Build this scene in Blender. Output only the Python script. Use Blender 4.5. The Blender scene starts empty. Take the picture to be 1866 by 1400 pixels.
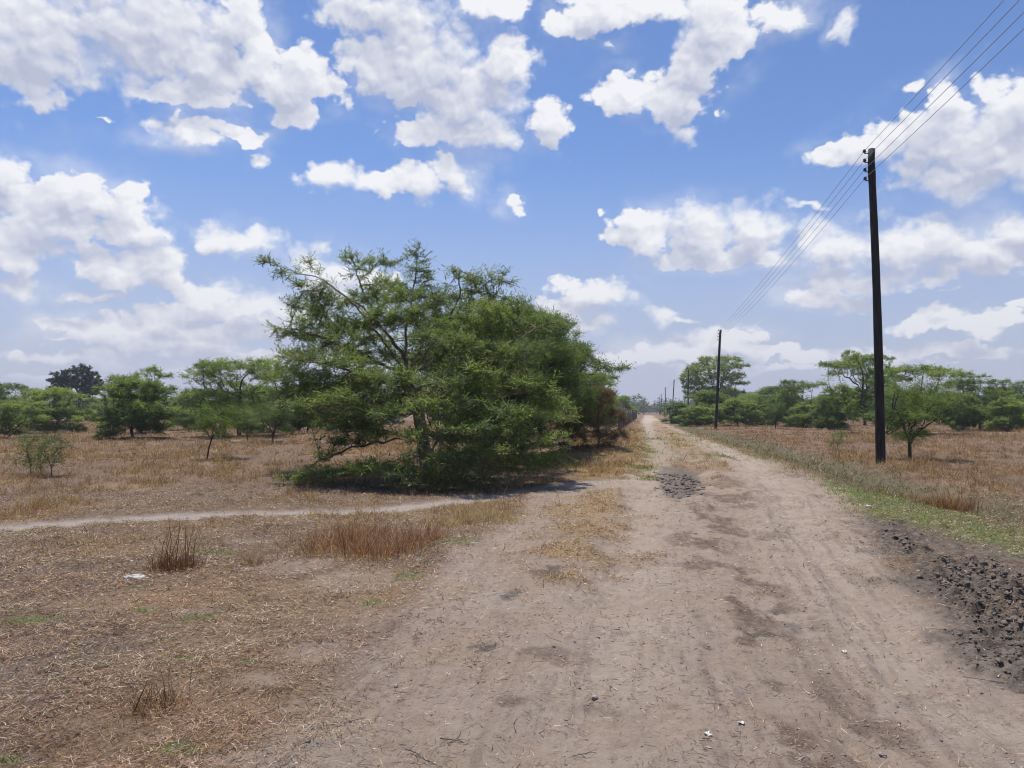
import bpy, math, random
import numpy as np
from mathutils import Vector, Matrix

random.seed(7)
RNG = np.random.default_rng(7)
C = bpy.context.scene.collection
SC = bpy.context.scene
R = math.radians

# ------------------------------------------------------------------ camera
FPX = 1436.0          # focal length in photo pixels (photo 1866 x 1400)
EYE = 1.6
PITCH = math.atan(50 / FPX)
cam_d = bpy.data.cameras.new('camera')
cam = bpy.data.objects.new('camera', cam_d)
C.objects.link(cam)
cam.location = (0, 0, EYE)
cam.rotation_euler = (math.pi / 2 + PITCH, 0, 0)
cam_d.sensor_width = 36
cam_d.lens = 36 * FPX / 1866
cam_d.clip_start = 0.05
cam_d.clip_end = 20000
SC.camera = cam

# ------------------------------------------------------------------ light
SUN_EL, SUN_AZ = R(73), R(-28)      # azimuth measured from +Y towards +X
SUN_DIR = Vector((math.sin(SUN_AZ) * math.cos(SUN_EL), math.cos(SUN_AZ) * math.cos(SUN_EL), math.sin(SUN_EL)))
sd = bpy.data.lights.new('sun', 'SUN')
sd.energy = 4.9
sd.angle = R(0.6)
sd.color = (1.0, 0.96, 0.9)
sun = bpy.data.objects.new('sun', sd)
C.objects.link(sun)
sun.rotation_euler = SUN_DIR.to_track_quat('Z', 'Y').to_euler()

SC.view_settings.view_transform = 'Standard'
SC.view_settings.look = 'None'
SC.view_settings.exposure = 0.1
SC.view_settings.gamma = 1.0
SC.cycles.filter_width = 1.1
SC.cycles.use_denoising = True
SC.cycles.max_bounces = 8
SC.cycles.diffuse_bounces = 3
SC.cycles.transmission_bounces = 4
SC.cycles.volume_bounces = 0
SC.cycles.caustics_reflective = False
SC.cycles.caustics_refractive = False


def ray(px, py):
    """unit direction of a photo pixel in the world"""
    v = Vector(((px - 933) / FPX, 1.0, -(py - 700) / FPX))
    v.rotate(Matrix.Rotation(PITCH, 3, 'X'))
    return v.normalized()


def at(px, py, d):
    """point of a photo pixel at ground distance d along +Y"""
    v = ray(px, py)
    return Vector((0, 0, EYE)) + v * (d / v.y)


def gp(px, py):
    """flat ground point under a photo pixel"""
    v = ray(px, py)
    t = EYE / -v.z
    return (v.x * t, v.y * t)


# ------------------------------------------------------------------ sky
# cumulus clouds: (pixel x, pixel y, half width, half height) turned into azimuth / elevation
CLOUDS = [
 (60,80,200,95),(250,50,215,115),(385,110,70,75),(60,150,75,42),(385,168,58,36),(300,160,70,26),(440,40,48,65),
 (540,150,72,62),(548,212,48,36),(475,105,38,45),(600,178,26,18),
 (330,245,68,30),(290,228,36,15),(430,240,52,17),(475,292,24,20),(322,205,16,22),(203,222,24,6),
 (700,30,120,75),(765,115,140,80),(850,170,112,78),(860,235,92,42),(790,235,66,32),(925,115,42,52),(685,110,66,45),
 (678,220,24,30),(1005,222,36,46),(905,8,60,30),(-120,300,70,60),
 (600,332,48,26),(690,342,62,26),(765,338,62,36),(835,322,36,42),(845,352,34,22),(940,362,24,24),
 (1025,38,48,26),(1085,22,80,50),(1195,15,62,34),(1112,88,24,14),
 (1300,45,66,66),(1285,112,66,46),(1240,165,62,48),(1150,168,78,32),(1232,205,56,38),(1250,240,38,20),(1148,135,30,20),(1350,70,32,44),(1322,212,10,10),
 (1425,18,62,34),(1550,42,24,38),(1105,165,34,14),
 (1700,250,112,66),(1600,258,78,42),(1520,290,54,26),(1488,306,28,18),(1800,265,135,86),(1855,190,86,66),(1755,322,110,38),(1655,166,30,14),(1715,190,46,40),(1960,250,150,110),
 (1150,412,50,36),(1110,432,34,18),(1275,422,66,50),(1370,420,56,48),(1295,468,92,22),(1195,432,56,28),(1095,383,22,9),(1400,462,40,24),
 (1530,448,84,46),(1635,452,92,46),(1722,440,92,54),(1800,462,84,44),(1862,420,52,34),(1600,500,140,26),(1462,420,32,22),(1450,381,34,8),(1740,505,110,20),
 (1505,540,78,19),(1575,548,44,14),
 (1080,530,94,32),(1022,512,38,24),(1135,532,44,22),(1010,560,76,22),
 (1212,582,44,20),(1250,596,34,8),(1060,590,46,16),
 (1385,606,30,18),(1340,626,66,16),
 (1695,586,78,17),(1790,592,76,20),(1735,540,18,7),(1850,560,28,10),
 (28,330,50,50),(150,350,66,50),(215,372,60,52),(262,414,64,42),(100,395,120,48),(20,445,90,36),(180,425,110,26),
 (165,482,56,32),(300,482,56,36),(230,505,104,34),(150,542,52,12),
 (440,438,68,26),(400,458,34,18),(18,525,38,36),
 (375,540,52,34),(445,565,88,26),(320,570,80,20),(515,575,70,34),(565,478,42,28),(600,520,66,46),(690,512,60,26),
 (100,590,46,18),(120,622,36,7),(200,642,40,9),
 (250,596,120,26),(420,606,120,24),(140,655,120,10),(60,690,90,8),(360,672,130,12),(1150,655,80,14),(1560,668,150,10),(1330,676,120,8),
 (300,622,190,16),(470,646,150,16),(1250,646,140,18),(1420,650,100,14),(1700,640,210,14),
]


def build_world():
    w = bpy.data.worlds.new('World')
    SC.world = w
    w.use_nodes = True
    nt = w.node_tree
    nt.nodes.clear()
    N, L = nt.nodes, nt.links

    # ---- group: cloud cover as a function of (azimuth, elevation)
    g = bpy.data.node_groups.new('cloud_cover', 'ShaderNodeTree')
    g.interface.new_socket('Vector', in_out='INPUT', socket_type='NodeSocketVector')
    g.interface.new_socket('Value', in_out='OUTPUT', socket_type='NodeSocketFloat')
    gi = g.nodes.new('NodeGroupInput')
    go = g.nodes.new('NodeGroupOutput')
    prev = None
    for (px, py, rx, ry) in CLOUDS:
        v = ray(px, py)
        az, el = math.atan2(v.x, v.y), math.asin(v.z)
        a = ray(px - rx, py)
        b = ray(px + rx, py)
        t = ray(px, py - ry)
        u = ray(px, py + ry)
        hx = abs(math.atan2(b.x, b.y) - math.atan2(a.x, a.y)) / 2
        hy = abs(math.asin(t.z) - math.asin(u.z)) / 2
        ma = g.nodes.new('ShaderNodeVectorMath')
        ma.operation = 'MULTIPLY_ADD'
        g.links.new(gi.outputs[0], ma.inputs[0])
        ma.inputs[1].default_value = (1 / hx, 1 / hy, 0)
        ma.inputs[2].default_value = (-az / hx, -el / hy, 0.84 if max(rx, ry) < 31 else (0.45 if max(rx, ry) < 45 else 0.0))
        ln = g.nodes.new('ShaderNodeVectorMath')
        ln.operation = 'LENGTH'
        g.links.new(ma.outputs[0], ln.inputs[0])
        if prev is None:
            prev = ln.outputs['Value']
        else:
            mn = g.nodes.new('ShaderNodeMath')
            mn.operation = 'SMOOTH_MIN'
            mn.inputs[2].default_value = 0.18
            g.links.new(prev, mn.inputs[0])
            g.links.new(ln.outputs['Value'], mn.inputs[1])
            prev = mn.outputs[0]
    inv = g.nodes.new('ShaderNodeMath')
    inv.operation = 'SUBTRACT'
    inv.inputs[0].default_value = 1.0
    g.links.new(prev, inv.inputs[1])
    g.links.new(inv.outputs[0], go.inputs[0])

    def math_(op, a, b=None, c=None, clamp=False):
        n = N.new('ShaderNodeMath')
        n.operation = op
        n.use_clamp = clamp
        for k, s in enumerate((a, b, c)):
            if s is None:
                continue
            if isinstance(s, (int, float)):
                n.inputs[k].default_value = s
            else:
                L.new(s, n.inputs[k])
        return n.outputs[0]

    def vmath(op, a, b=None, c=None):
        n = N.new('ShaderNodeVectorMath')
        n.operation = op
        for k, s in enumerate((a, b, c)):
            if s is None:
                continue
            if isinstance(s, tuple):
                n.inputs[k].default_value = s
            else:
                L.new(s, n.inputs[k])
        return n.outputs[0]

    def noise(vec, scale, detail, rough=0.55, color=False):
        n = N.new('ShaderNodeTexNoise')
        n.noise_dimensions = '2D'
        n.inputs['Scale'].default_value = scale
        n.inputs['Detail'].default_value = detail
        n.inputs['Roughness'].default_value = rough
        L.new(vec, n.inputs['Vector'])
        return n.outputs['Color' if color else 'Fac']

    def smooth(x, a, b):
        n = N.new('ShaderNodeMapRange')
        n.interpolation_type = 'SMOOTHSTEP'
        L.new(x, n.inputs['Value'])
        n.inputs['From Min'].default_value = a
        n.inputs['From Max'].default_value = b
        return n.outputs[0]

    tc = N.new('ShaderNodeTexCoord')
    sep = N.new('ShaderNodeSeparateXYZ')
    nv = vmath('NORMALIZE', tc.outputs['Generated'])
    L.new(nv, sep.inputs[0])
    az = math_('ARCTAN2', sep.outputs[0], sep.outputs[1])
    el = math_('ARCSINE', sep.outputs[2])
    cmb = N.new('ShaderNodeCombineXYZ')
    L.new(az, cmb.inputs[0])
    L.new(el, cmb.inputs[1])
    p = cmb.outputs[0]
    stretch = vmath('MULTIPLY', p, (1.0, 1.25, 1.0))
    # warp of the outlines
    w1 = vmath('SUBTRACT', noise(stretch, 9.0, 4.0, 0.6, True), (0.5, 0.5, 0.5))
    w2 = vmath('SUBTRACT', noise(stretch, 34.0, 3.0, 0.55, True), (0.5, 0.5, 0.5))
    pw = vmath('MULTIPLY_ADD', w1, (0.075, 0.055, 0.0), p)
    pw = vmath('MULTIPLY_ADD', w2, (0.013, 0.012, 0.0), pw)
    fb = noise(stretch, 20.0, 7.0, 0.62)

    def cover(vec):
        n = N.new('ShaderNodeGroup')
        n.node_tree = g
        L.new(vec, n.inputs[0])
        return n.outputs[0]
    d0 = cover(pw)
    up = vmath('ADD', pw, (0.008, 0.028, 0.0))
    d1 = cover(up)
    up_n = vmath('ADD', stretch, (0.004, 0.012, 0.0))
    fb2 = noise(up_n, 20.0, 3.0, 0.5)
    fb3 = noise(stretch, 20.0, 3.0, 0.5)
    def puffs(vec):
        n = N.new('ShaderNodeTexVoronoi')
        n.voronoi_dimensions = '2D'
        n.feature = 'SMOOTH_F1'
        n.inputs['Scale'].default_value = 30.0
        n.inputs['Detail'].default_value = 2.0
        n.inputs['Roughness'].default_value = 0.5
        n.inputs['Smoothness'].default_value = 0.35
        L.new(vec, n.inputs['Vector'])
        return n.outputs['Distance']
    wv = vmath('MULTIPLY_ADD', w2, (0.02, 0.02, 0.0), stretch)
    v0 = puffs(wv)
    v1 = puffs(vmath('ADD', wv, (0.003, 0.009, 0.0)))
    dens = math_('MULTIPLY_ADD', math_('SUBTRACT', fb, 0.5), 1.05, d0)
    dens = math_('MULTIPLY_ADD', math_('SUBTRACT', 0.50, v0), 0.55, dens)
    dens = math_('ADD', dens, 0.04)
    soft = smooth(noise(stretch, 5.5, 2.0, 0.5), 0.40, 0.66)
    am = N.new('ShaderNodeMapRange')
    am.interpolation_type = 'SMOOTHSTEP'
    L.new(dens, am.inputs['Value'])
    L.new(math_('MULTIPLY_ADD', soft, -0.30, -0.20), am.inputs['From Min'])
    L.new(math_('MULTIPLY_ADD', soft, 0.50, 0.10), am.inputs['From Max'])
    veil = math_('MULTIPLY', smooth(d0, -1.1, 0.1), math_('MULTIPLY', smooth(noise(stretch, 7.0, 4.0, 0.6), 0.42, 0.72), 0.42))
    alpha = math_('MAXIMUM', am.outputs[0], veil)
    # relief lit from above
    big = math_('SUBTRACT', d0, d1)
    small = math_('SUBTRACT', fb3, fb2)
    lit = math_('MULTIPLY_ADD', big, 0.85, 0.40)
    lit = math_('MULTIPLY_ADD', small, 0.55, lit)
    lit = math_('MULTIPLY_ADD', math_('SUBTRACT', v1, v0), 0.5, lit)
    lit = math_('MULTIPLY_ADD', math_('SUBTRACT', fb, 0.5), 0.2, lit)
    lit = math_('MULTIPLY_ADD', math_('SUBTRACT', 0.38, d0), 0.62, lit, clamp=True)

    sky = N.new('ShaderNodeTexSky')
    sky.sky_type = 'NISHITA'
    sky.sun_disc = False
    sky.sun_elevation = SUN_EL
    sky.sun_rotation = SUN_AZ
    sky.altitude = 1100
    sky.air_density = 1.0
    sky.dust_density = 1.0
    sky.ozone_density = 2.5
    gain = N.new('ShaderNodeMix')
    gain.data_type = 'RGBA'
    gain.blend_type = 'MULTIPLY'
    gain.inputs['Factor'].default_value = 1.0
    L.new(sky.outputs[0], gain.inputs['A'])
    gain.inputs['B'].default_value = (1.04, 1.22, 1.53, 1)

    # milky air over the horizon
    hz = N.new('ShaderNodeMix')
    hz.data_type = 'RGBA'
    hf = smooth(el, 0.34, -0.02)
    hf2 = math_('MULTIPLY', hf, 0.93)
    L.new(hf2, hz.inputs['Factor'])
    L.new(gain.outputs['Result'], hz.inputs['A'])
    hz.inputs['B'].default_value = (5.3, 5.5, 6.8, 1)

    cc = N.new('ShaderNodeMix')
    cc.data_type = 'RGBA'
    L.new(lit, cc.inputs['Factor'])
    cc.inputs['A'].default_value = (5.5, 5.9, 7.4, 1)
    cc.inputs['B'].default_value = (10.4, 10.4, 10.6, 1)
    # far clouds sink into the milky air
    ch = N.new('ShaderNodeMix')
    ch.data_type = 'RGBA'
    L.new(math_('MULTIPLY', smooth(el, 0.20, 0.0), 0.4), ch.inputs['Factor'])
    L.new(cc.outputs['Result'], ch.inputs['A'])
    ch.inputs['B'].default_value = (5.6, 5.8, 7.0, 1)

    fin = N.new('ShaderNodeMix')
    fin.data_type = 'RGBA'
    fa = math_('MULTIPLY', alpha, smooth(el, 0.0, 0.07))
    L.new(math_('MULTIPLY', fa, 0.96), fin.inputs['Factor'])
    L.new(hz.outputs['Result'], fin.inputs['A'])
    L.new(ch.outputs['Result'], fin.inputs['B'])
    bg = N.new('ShaderNodeBackground')
    bg.inputs['Strength'].default_value = 0.085
    L.new(fin.outputs['Result'], bg.inputs['Color'])
    out = N.new('ShaderNodeOutputWorld')
    L.new(bg.outputs[0], out.inputs[0])
    w.cycles.sampling_method = 'MANUAL'
    w.cycles.sample_map_resolution = 512


build_world()


# ------------------------------------------------------------------ noise
def perlin(x, y, seed=0):
    xi = np.floor(x).astype(np.int64)
    yi = np.floor(y).astype(np.int64)
    xf, yf = x - xi, y - yi

    def grad(ix, iy):
        h = (ix * 374761393 + iy * 668265263 + seed * 974634777) & 0xFFFFFFFF
        h = ((h ^ (h >> 13)) * 1274126177) & 0xFFFFFFFF
        h = (h ^ (h >> 16)) & 0xFFFF
        a = h * (2 * math.pi / 65536)
        return np.cos(a), np.sin(a)
    u = xf * xf * xf * (xf * (xf * 6 - 15) + 10)
    v = yf * yf * yf * (yf * (yf * 6 - 15) + 10)
    gx, gy = grad(xi, yi); n00 = gx * xf + gy * yf
    gx, gy = grad(xi + 1, yi); n10 = gx * (xf - 1) + gy * yf
    gx, gy = grad(xi, yi + 1); n01 = gx * xf + gy * (yf - 1)
    gx, gy = grad(xi + 1, yi + 1); n11 = gx * (xf - 1) + gy * (yf - 1)
    return ((n00 * (1 - u) + n10 * u) * (1 - v) + (n01 * (1 - u) + n11 * u) * v) * 1.5


def fbm(x, y, octv=4, seed=0, gain=0.5):
    s = np.zeros_like(x)
    a = 1.0
    for k in range(octv):
        s = s + a * perlin(x * 2 ** k, y * 2 ** k, seed + 17 * k)
        a *= gain
    return s


def sstep(a, b, x):
    t = np.clip((x - a) / (b - a), 0, 1)
    return t * t * (3 - 2 * t)


def sdf(poly, x, y):
    """signed distance in metres to a polygon (positive inside)"""
    P = np.array(poly, float)
    d = np.full(x.shape, 1e9)
    inside = np.zeros(x.shape, bool)
    n = len(P)
    for i in range(n):
        ax, ay = P[i]
        bx, by = P[(i + 1) % n]
        ex, ey = bx - ax, by - ay
        t = np.clip(((x - ax) * ex + (y - ay) * ey) / (ex * ex + ey * ey + 1e-12), 0, 1)
        d = np.minimum(d, (x - ax - t * ex) ** 2 + (y - ay - t * ey) ** 2)
        if abs(by - ay) > 1e-12:
            c = ((ay > y) != (by > y)) & (x < (bx - ax) * (y - ay) / (by - ay) + ax)
            inside ^= c
    d = np.sqrt(d)
    return np.where(inside, d, -d)


def pdist(line, x, y):
    P = np.array(line, float)
    d = np.full(x.shape, 1e9)
    for i in range(len(P) - 1):
        ax, ay = P[i]
        bx, by = P[i + 1]
        ex, ey = bx - ax, by - ay
        t = np.clip(((x - ax) * ex + (y - ay) * ey) / (ex * ex + ey * ey + 1e-12), 0, 1)
        d = np.minimum(d, (x - ax - t * ex) ** 2 + (y - ay - t * ey) ** 2)
    return np.sqrt(d)


def G(pts):
    return [gp(*p) for p in pts]


ROAD = G([(-500, 2300), (300, 1560), (455, 1400), (560, 1290), (650, 1200), (725, 1110), (790, 1040), (850, 988), (925, 955),
          (950, 925), (1000, 900), (1080, 882), (1140, 868), (1180, 850), (1186, 830), (1176, 800), (1170, 780), (1167, 770), (1174, 757),
          (1190, 757), (1206, 770), (1240, 783), (1290, 802), (1380, 832), (1450, 855), (1510, 880), (1552, 905),
          (1572, 940), (1600, 985), (1640, 1040), (1720, 1100), (1866, 1190), (2000, 1260), (2300, 1400), (2900, 1700), (3500, 2300)])
ISLAND = G([(1050, 905), (1135, 896), (1146, 930), (1136, 985), (1104, 1030), (1060, 1066), (1010, 1060), (965, 1015), (990, 965), (1025, 930)])
ISLAND2 = G([(1190, 766), (1203, 768), (1255, 800), (1300, 832), (1262, 838), (1222, 815), (1196, 785)])
MUD = G([(1560, 942), (1620, 962), (1720, 990), (1800, 1008), (1900, 1028), (2300, 1120), (2300, 1500), (2000, 1330), (1866, 1262),
         (1800, 1232), (1740, 1190), (1690, 1140), (1650, 1090), (1612, 1030), (1582, 985)])
CLOD = G([(1600, 985), (1640, 965), (1700, 1025), (1780, 1030), (1870, 1050), (2300, 1150), (2300, 1450), (1960, 1300), (1850, 1225), (1790, 1160), (1730, 1100), (1680, 1040), (1640, 1010)])
HOLE = G([(1205, 853), (1245, 846), (1278, 852), (1280, 880), (1264, 902), (1238, 919), (1212, 908), (1200, 880)])
GREEN = G([(1490, 872), (1560, 888), (1640, 905), (1740, 935), (1900, 985), (1900, 1030), (1720, 985), (1620, 960), (1562, 942)])
WEED = G([(1215, 770), (1280, 797), (1400, 834), (1500, 870), (1560, 908), (1900, 988), (2300, 1100), (2300, 1000), (1900, 925), (1700, 885),
          (1560, 850), (1420, 812), (1320, 790), (1230, 770)])
PATH = G([(-700, 1010), (-300, 985), (0, 960), (150, 952), (300, 945), (450, 937), (600, 931), (700, 926), (800, 917), (900, 906), (990, 892), (1060, 882), (1130, 872)])
BANK = G([(1035, 862), (1045, 830), (1060, 806), (1100, 800), (1125, 830), (1140, 815), (1150, 785), (1168, 770), (1178, 800), (1186, 830), (1178, 850), (1130, 868), (1060, 872)])
RUTS = [G([(1060, 1900), (1090, 1400), (1120, 1150), (1150, 1000), (1165, 930), (1170, 870), (1185, 820), (1180, 780), (1180, 760)]),
        G([(2300, 1650), (1866, 1380), (1680, 1230), (1580, 1110), (1500, 1020), (1445, 950), (1430, 900), (1370, 850), (1290, 810), (1230, 785), (1190, 763)]),
        G([(1780, 1500), (1560, 1270), (1440, 1120), (1395, 1050), (1370, 980), (1330, 930), (1290, 880), (1250, 835), (1215, 800), (1185, 770)])]
FOOT = G([(600, 1500), (700, 1250), (800, 1080), (900, 985), (960, 940), (1040, 900), (1120, 872)])
# damp brown patches on the road: pixel centre, half sizes
BROWN = [(1330, 872, 26, 8), (1300, 900, 30, 10), (1350, 905, 40, 7), (1400, 885, 40, 6), (1360, 925, 36, 6), (1430, 920, 40, 7), (1290, 930, 26, 6), (1400, 975, 60, 8), (1250, 925, 20, 5), (1500, 975, 50, 7), (1480, 905, 40, 5),
         (1335, 1095, 34, 16), (1385, 1135, 70, 30), (1430, 1085, 30, 30), (1350, 1165, 50, 14), (1600, 1300, 75, 42), (1545, 1250, 36, 24),
         (1670, 1360, 90, 40), (1450, 1345, 40, 40), (1310, 1035, 70, 9), (1250, 985, 56, 18), (1330, 965, 60, 8), (1310, 945, 40, 8),
         (1420, 862, 46, 8), (1440, 955, 44, 10), (1270, 1125, 22, 8), (1100, 1280, 60, 16), (1010, 1195, 60, 16), (950, 1290, 60, 12),
         (1380, 905, 60, 8), (1180, 895, 30, 5), (1560, 1050, 40, 16), (1230, 1290, 30, 12), (1000, 1050, 50, 10), (1330, 880, 40, 8),
         (1700, 1250, 60, 18), (1420, 1240, 50, 12), (1480, 1400, 60, 16), (1390, 1060, 30, 14), (1290, 1180, 40, 8)]
DARK = [(1450, 1140, 24, 34), (1010, 1042, 30, 6), (915, 1092, 50, 9), (880, 1190, 40, 8), (1140, 1145, 14, 5), (1020, 985, 20, 4), (1385, 1155, 30, 10), (1360, 1190, 20, 6)]
GRN_SPOT = [(1316, 832, 24, 6), (1245, 793, 14, 3), (1165, 852, 30, 5), (1172, 822, 14, 6), (1190, 800, 10, 3), (1225, 802, 12, 3), (1185, 872, 22, 5),
            (840, 988, 34, 7), (745, 1055, 26, 8), (680, 1100, 34, 8), (640, 965, 30, 4), (270, 1120, 34, 8), (360, 1135, 36, 6),
            (60, 1140, 50, 8), (330, 1210, 30, 5), (400, 1015, 40, 6), (200, 1110, 30, 5), (20, 1395, 40, 10), (330, 1372, 60, 12), (440, 1100, 20, 4),
            (1300, 1008, 0.1, 0.1), (300, 855, 60, 3), (330, 828, 50, 2), (250, 1080, 20, 4), (450, 1215, 20, 4)]


GREYP = [(640, 1060, 130, 26), (540, 1040, 90, 14), (650, 1130, 110, 40), (570, 1190, 80, 22), (470, 1240, 60, 18), (540, 1290, 70, 16), (350, 1120, 40, 8), (160, 1115, 60, 7), (460, 990, 60, 6), (420, 1390, 80, 16), (760, 1130, 60, 30)]


def ell(px, py, rx, ry, x, y):
    cx, cy = gp(px, py)
    wx = rx * cy / FPX
    wy = ry * cy * cy / (EYE * FPX)
    # patches on a road lie along the line of sight, keep their skew
    k = cx / cy
    dy = (y - cy)
    dx = (x - cx) - k * dy * 0.0
    return 1 - np.sqrt((dx / wx) ** 2 + (dy / wy) ** 2)


def masks(x, y):
    r = np.hypot(x, y)
    far = sstep(30, 90, r)
    n1 = fbm(x / 0.9, y / 0.9, 4, 3)
    n2 = fbm(x / 0.28, y / 0.28, 3, 11)
    n3 = fbm(x / 3.5, y / 3.5, 3, 23)
    m = {}
    sr = sdf(ROAD, x, y)
    wob = n1 * 0.16 * np.clip(r / 6, 0.6, 2.5) + n2 * 0.07
    road = sstep(-0.22, 0.25, sr + wob)
    isl = sstep(-0.35, 0.5, sdf(ISLAND, x, y) + n1 * 0.5 + n2 * 0.25)
    isl = np.maximum(isl, 0.8 * sstep(-0.3, 0.6, sdf(ISLAND2, x, y) + n1 * 0.9 + n2 * 0.2))
    pth = pdist(PATH, x, y)
    path = sstep(0.60, 0.26, pth + n1 * 0.13 + n2 * 0.10)
    mud = sstep(-0.20, 0.22, sdf(MUD, x, y) + n1 * 0.22 + n2 * 0.12)
    clod = sstep(-0.25, 0.3, sdf(CLOD, x, y) + n1 * 0.2)
    hole = sstep(-0.12, 0.10, sdf(HOLE, x, y) + n1 * 0.14 + n2 * 0.10)
    green = sstep(-0.25, 0.25, sdf(GREEN, x, y) + n1 * 0.35 + n2 * 0.2)
    weed = sstep(-0.5, 0.6, sdf(WEED, x, y) + n1 * 0.5 + n2 * 0.2)
    bank = sstep(-0.3, 0.4, sdf(BANK, x, y) + n1 * 0.4)
    brown = np.full(x.shape, -9.0)
    for e in BROWN:
        brown = np.maximum(brown, ell(*e, x, y))
    ns = fbm((x - 0.17 * y) / 0.22, y / 0.8, 4, 31)
    brown = sstep(0.0, 0.7, brown * 0.8 + 0.12 + n1 * 0.45 + n2 * 0.45 + ns * 0.7)
    dr = np.minimum(pdist(RUTS[0], x, y) , pdist(RUTS[1], x, y) + 3.0)
    dsg = pdist(RUTS[1], x, y)
    nst = fbm(dsg / 0.10, y / 2.2, 4, 37, 0.6)
    nst0 = fbm(pdist(RUTS[0], x, y) / 0.12, y / 2.0, 4, 38, 0.6)
    kk = np.exp(-(dsg / 1.5) ** 2)
    stk = nst * kk + nst0 * (1 - kk) * 0.6
    m['streak'] = stk
    brown = np.clip(brown + 0.55 * sstep(0.25, 0.9, stk + 0.3 * n1), 0, 1)
    dark = np.full(x.shape, -9.0)
    for e in DARK:
        dark = np.maximum(dark, ell(*e, x, y))
    dark = sstep(0.0, 0.7, dark * 0.8 + n1 * 0.4 + n2 * 0.7 + ns * 0.4)
    gs = np.full(x.shape, -9.0)
    for e in GRN_SPOT:
        gs = np.maximum(gs, ell(*e, x, y))
    gs = sstep(-0.1, 0.6, gs + n1 * 0.5 + n2 * 0.5)
    cen = sstep(18, 30, r) * sstep(0.55, 0.15, pdist(RUTS[2], x, y) + n1 * 0.3) * 0.0
    # grassy middle of the far part of the road
    mid = sstep(16, 24, r) * sstep(0.25, 0.55, n3 + 0.15) * (1 - sstep(0.35, 0.7, np.minimum(pdist(RUTS[0], x, y), pdist(RUTS[1], x, y)) * -1 + 1.2))
    bare = road * (1 - isl * 0.9) * (1 - mid * 0.75)
    bare = np.maximum(bare, path)
    gs2 = gs * (1 - path)
    gr = np.full(x.shape, -9.0)
    for e in GREYP:
        gr = np.maximum(gr, ell(*e, x, y))
    gr = 0.75 * sstep(-0.1, 0.7, gr + n1 * 0.55 + n2 * 0.5)
    bare = np.maximum(bare, gr)
    m['bare'] = np.clip(bare * (1 - gs2 * 0.7), 0, 1)
    m['path'] = path
    m['road'] = road
    m['island'] = isl
    m['mud'] = np.clip(mud, 0, 1)
    m['clod'] = clod
    m['hole'] = hole
    m['green'] = np.clip(np.maximum(np.maximum(green, gs2), weed * 0.45), 0, 1)
    m['weed'] = weed
    m['bank'] = bank
    m['brown'] = brown * road
    m['dark'] = np.clip(np.maximum(dark, hole * 0.85), 0, 1)
    m['greenstrip'] = green
    m['spots'] = gs2
    m['sand'] = sstep(95, 130, r) * road
    m['sr'] = sr
    m['n1'], m['n2'], m['n3'], m['r'] = n1, n2, n3, r
    return m


def height(x, y, m=None):
    if m is None:
        m = masks(x, y)
    r = m['r']
    near = 1 - sstep(60, 110, r)
    z = 0.07 * fbm(x / 7.0, y / 7.0, 2, 51) * (1 - m['road'] * 0.6) * sstep(2, 9, r)
    z = z + 0.018 * m['n1'] + 0.004 * m['n2']
    veg = (1 - m['bare'])
    z = z + veg * (0.012 * fbm(x / 0.12, y / 0.12, 2, 61) + 0.02)
    z = z + (1 - veg) * (0.007 * fbm(x / 0.11, y / 0.16, 4, 62, 0.6) + 0.012 * fbm(x / 0.5, y / 0.7, 2, 63))
    # wheel ruts
    for k, rt in enumerate(RUTS):
        d = pdist(rt, x, y) + 0.08 * m['n1']
        z = z - (0.045, 0.065, 0.045)[k] * np.exp(-(d / 0.28) ** 2) + 0.018 * np.exp(-((d - 0.45) / 0.18) ** 2)
    z = z + 0.017 * m['streak'] * m['road'] * (1 - m['mud'])
    # wallowed wavy part of the road
    cx, cy = gp(1370, 925)
    wv = np.exp(-(((x - cx) / 1.8) ** 2 + ((y - cy) / 3.4) ** 2))
    z = z + wv * 0.085 * fbm((x + 0.3 * y) / 1.3, y / 0.9, 3, 71)
    # foot ridge left of the road
    d = pdist(FOOT, x, y)
    z = z + 0.04 * np.exp(-((d - 0.75) / 0.4) ** 2) * m['road'] - 0.015 * np.exp(-(d / 0.4) ** 2)
    z = z - 0.03 * m['path']
    # mound and ditch
    mx, my = gp(1085, 826)
    z = z + 0.42 * np.exp(-(((x - mx) / 1.6) ** 2 + ((y - my) / 4.0) ** 2))
    dd = pdist(G([(1225, 775), (1290, 798), (1400, 828), (1500, 860), (1580, 890), (1700, 925), (1900, 970)]), x - 0.7, y)
    z = z - 0.16 * np.exp(-(dd / 0.7) ** 2) * sstep(90, 60, r)
    # mud
    cl = np.abs(fbm(x / 0.30, y / 0.30, 3, 81, 0.55))
    cl2 = fbm(x / 0.11, y / 0.11, 2, 82)
    z = z + m['mud'] * (0.03 * fbm(x / 0.22, y / 0.22, 3, 83) + 0.018 * cl2)
    z = z + m['mud'] * m['clod'] * (0.13 * (cl - 0.25) + 0.035 * cl2 + 0.05 * fbm(x / 0.9, y / 0.9, 2, 84))
    z = z + m['hole'] * (-0.07 + 0.05 * cl + 0.03 * cl2)
    z = z - m['brown'] * 0.008 + m['brown'] * 0.006 * cl2 - m['dark'] * 0.012 * (1 + cl2)
    return z * near


def hz(x, y):
    return float(height(np.array([float(x)]), np.array([float(y)]))[0])


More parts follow.
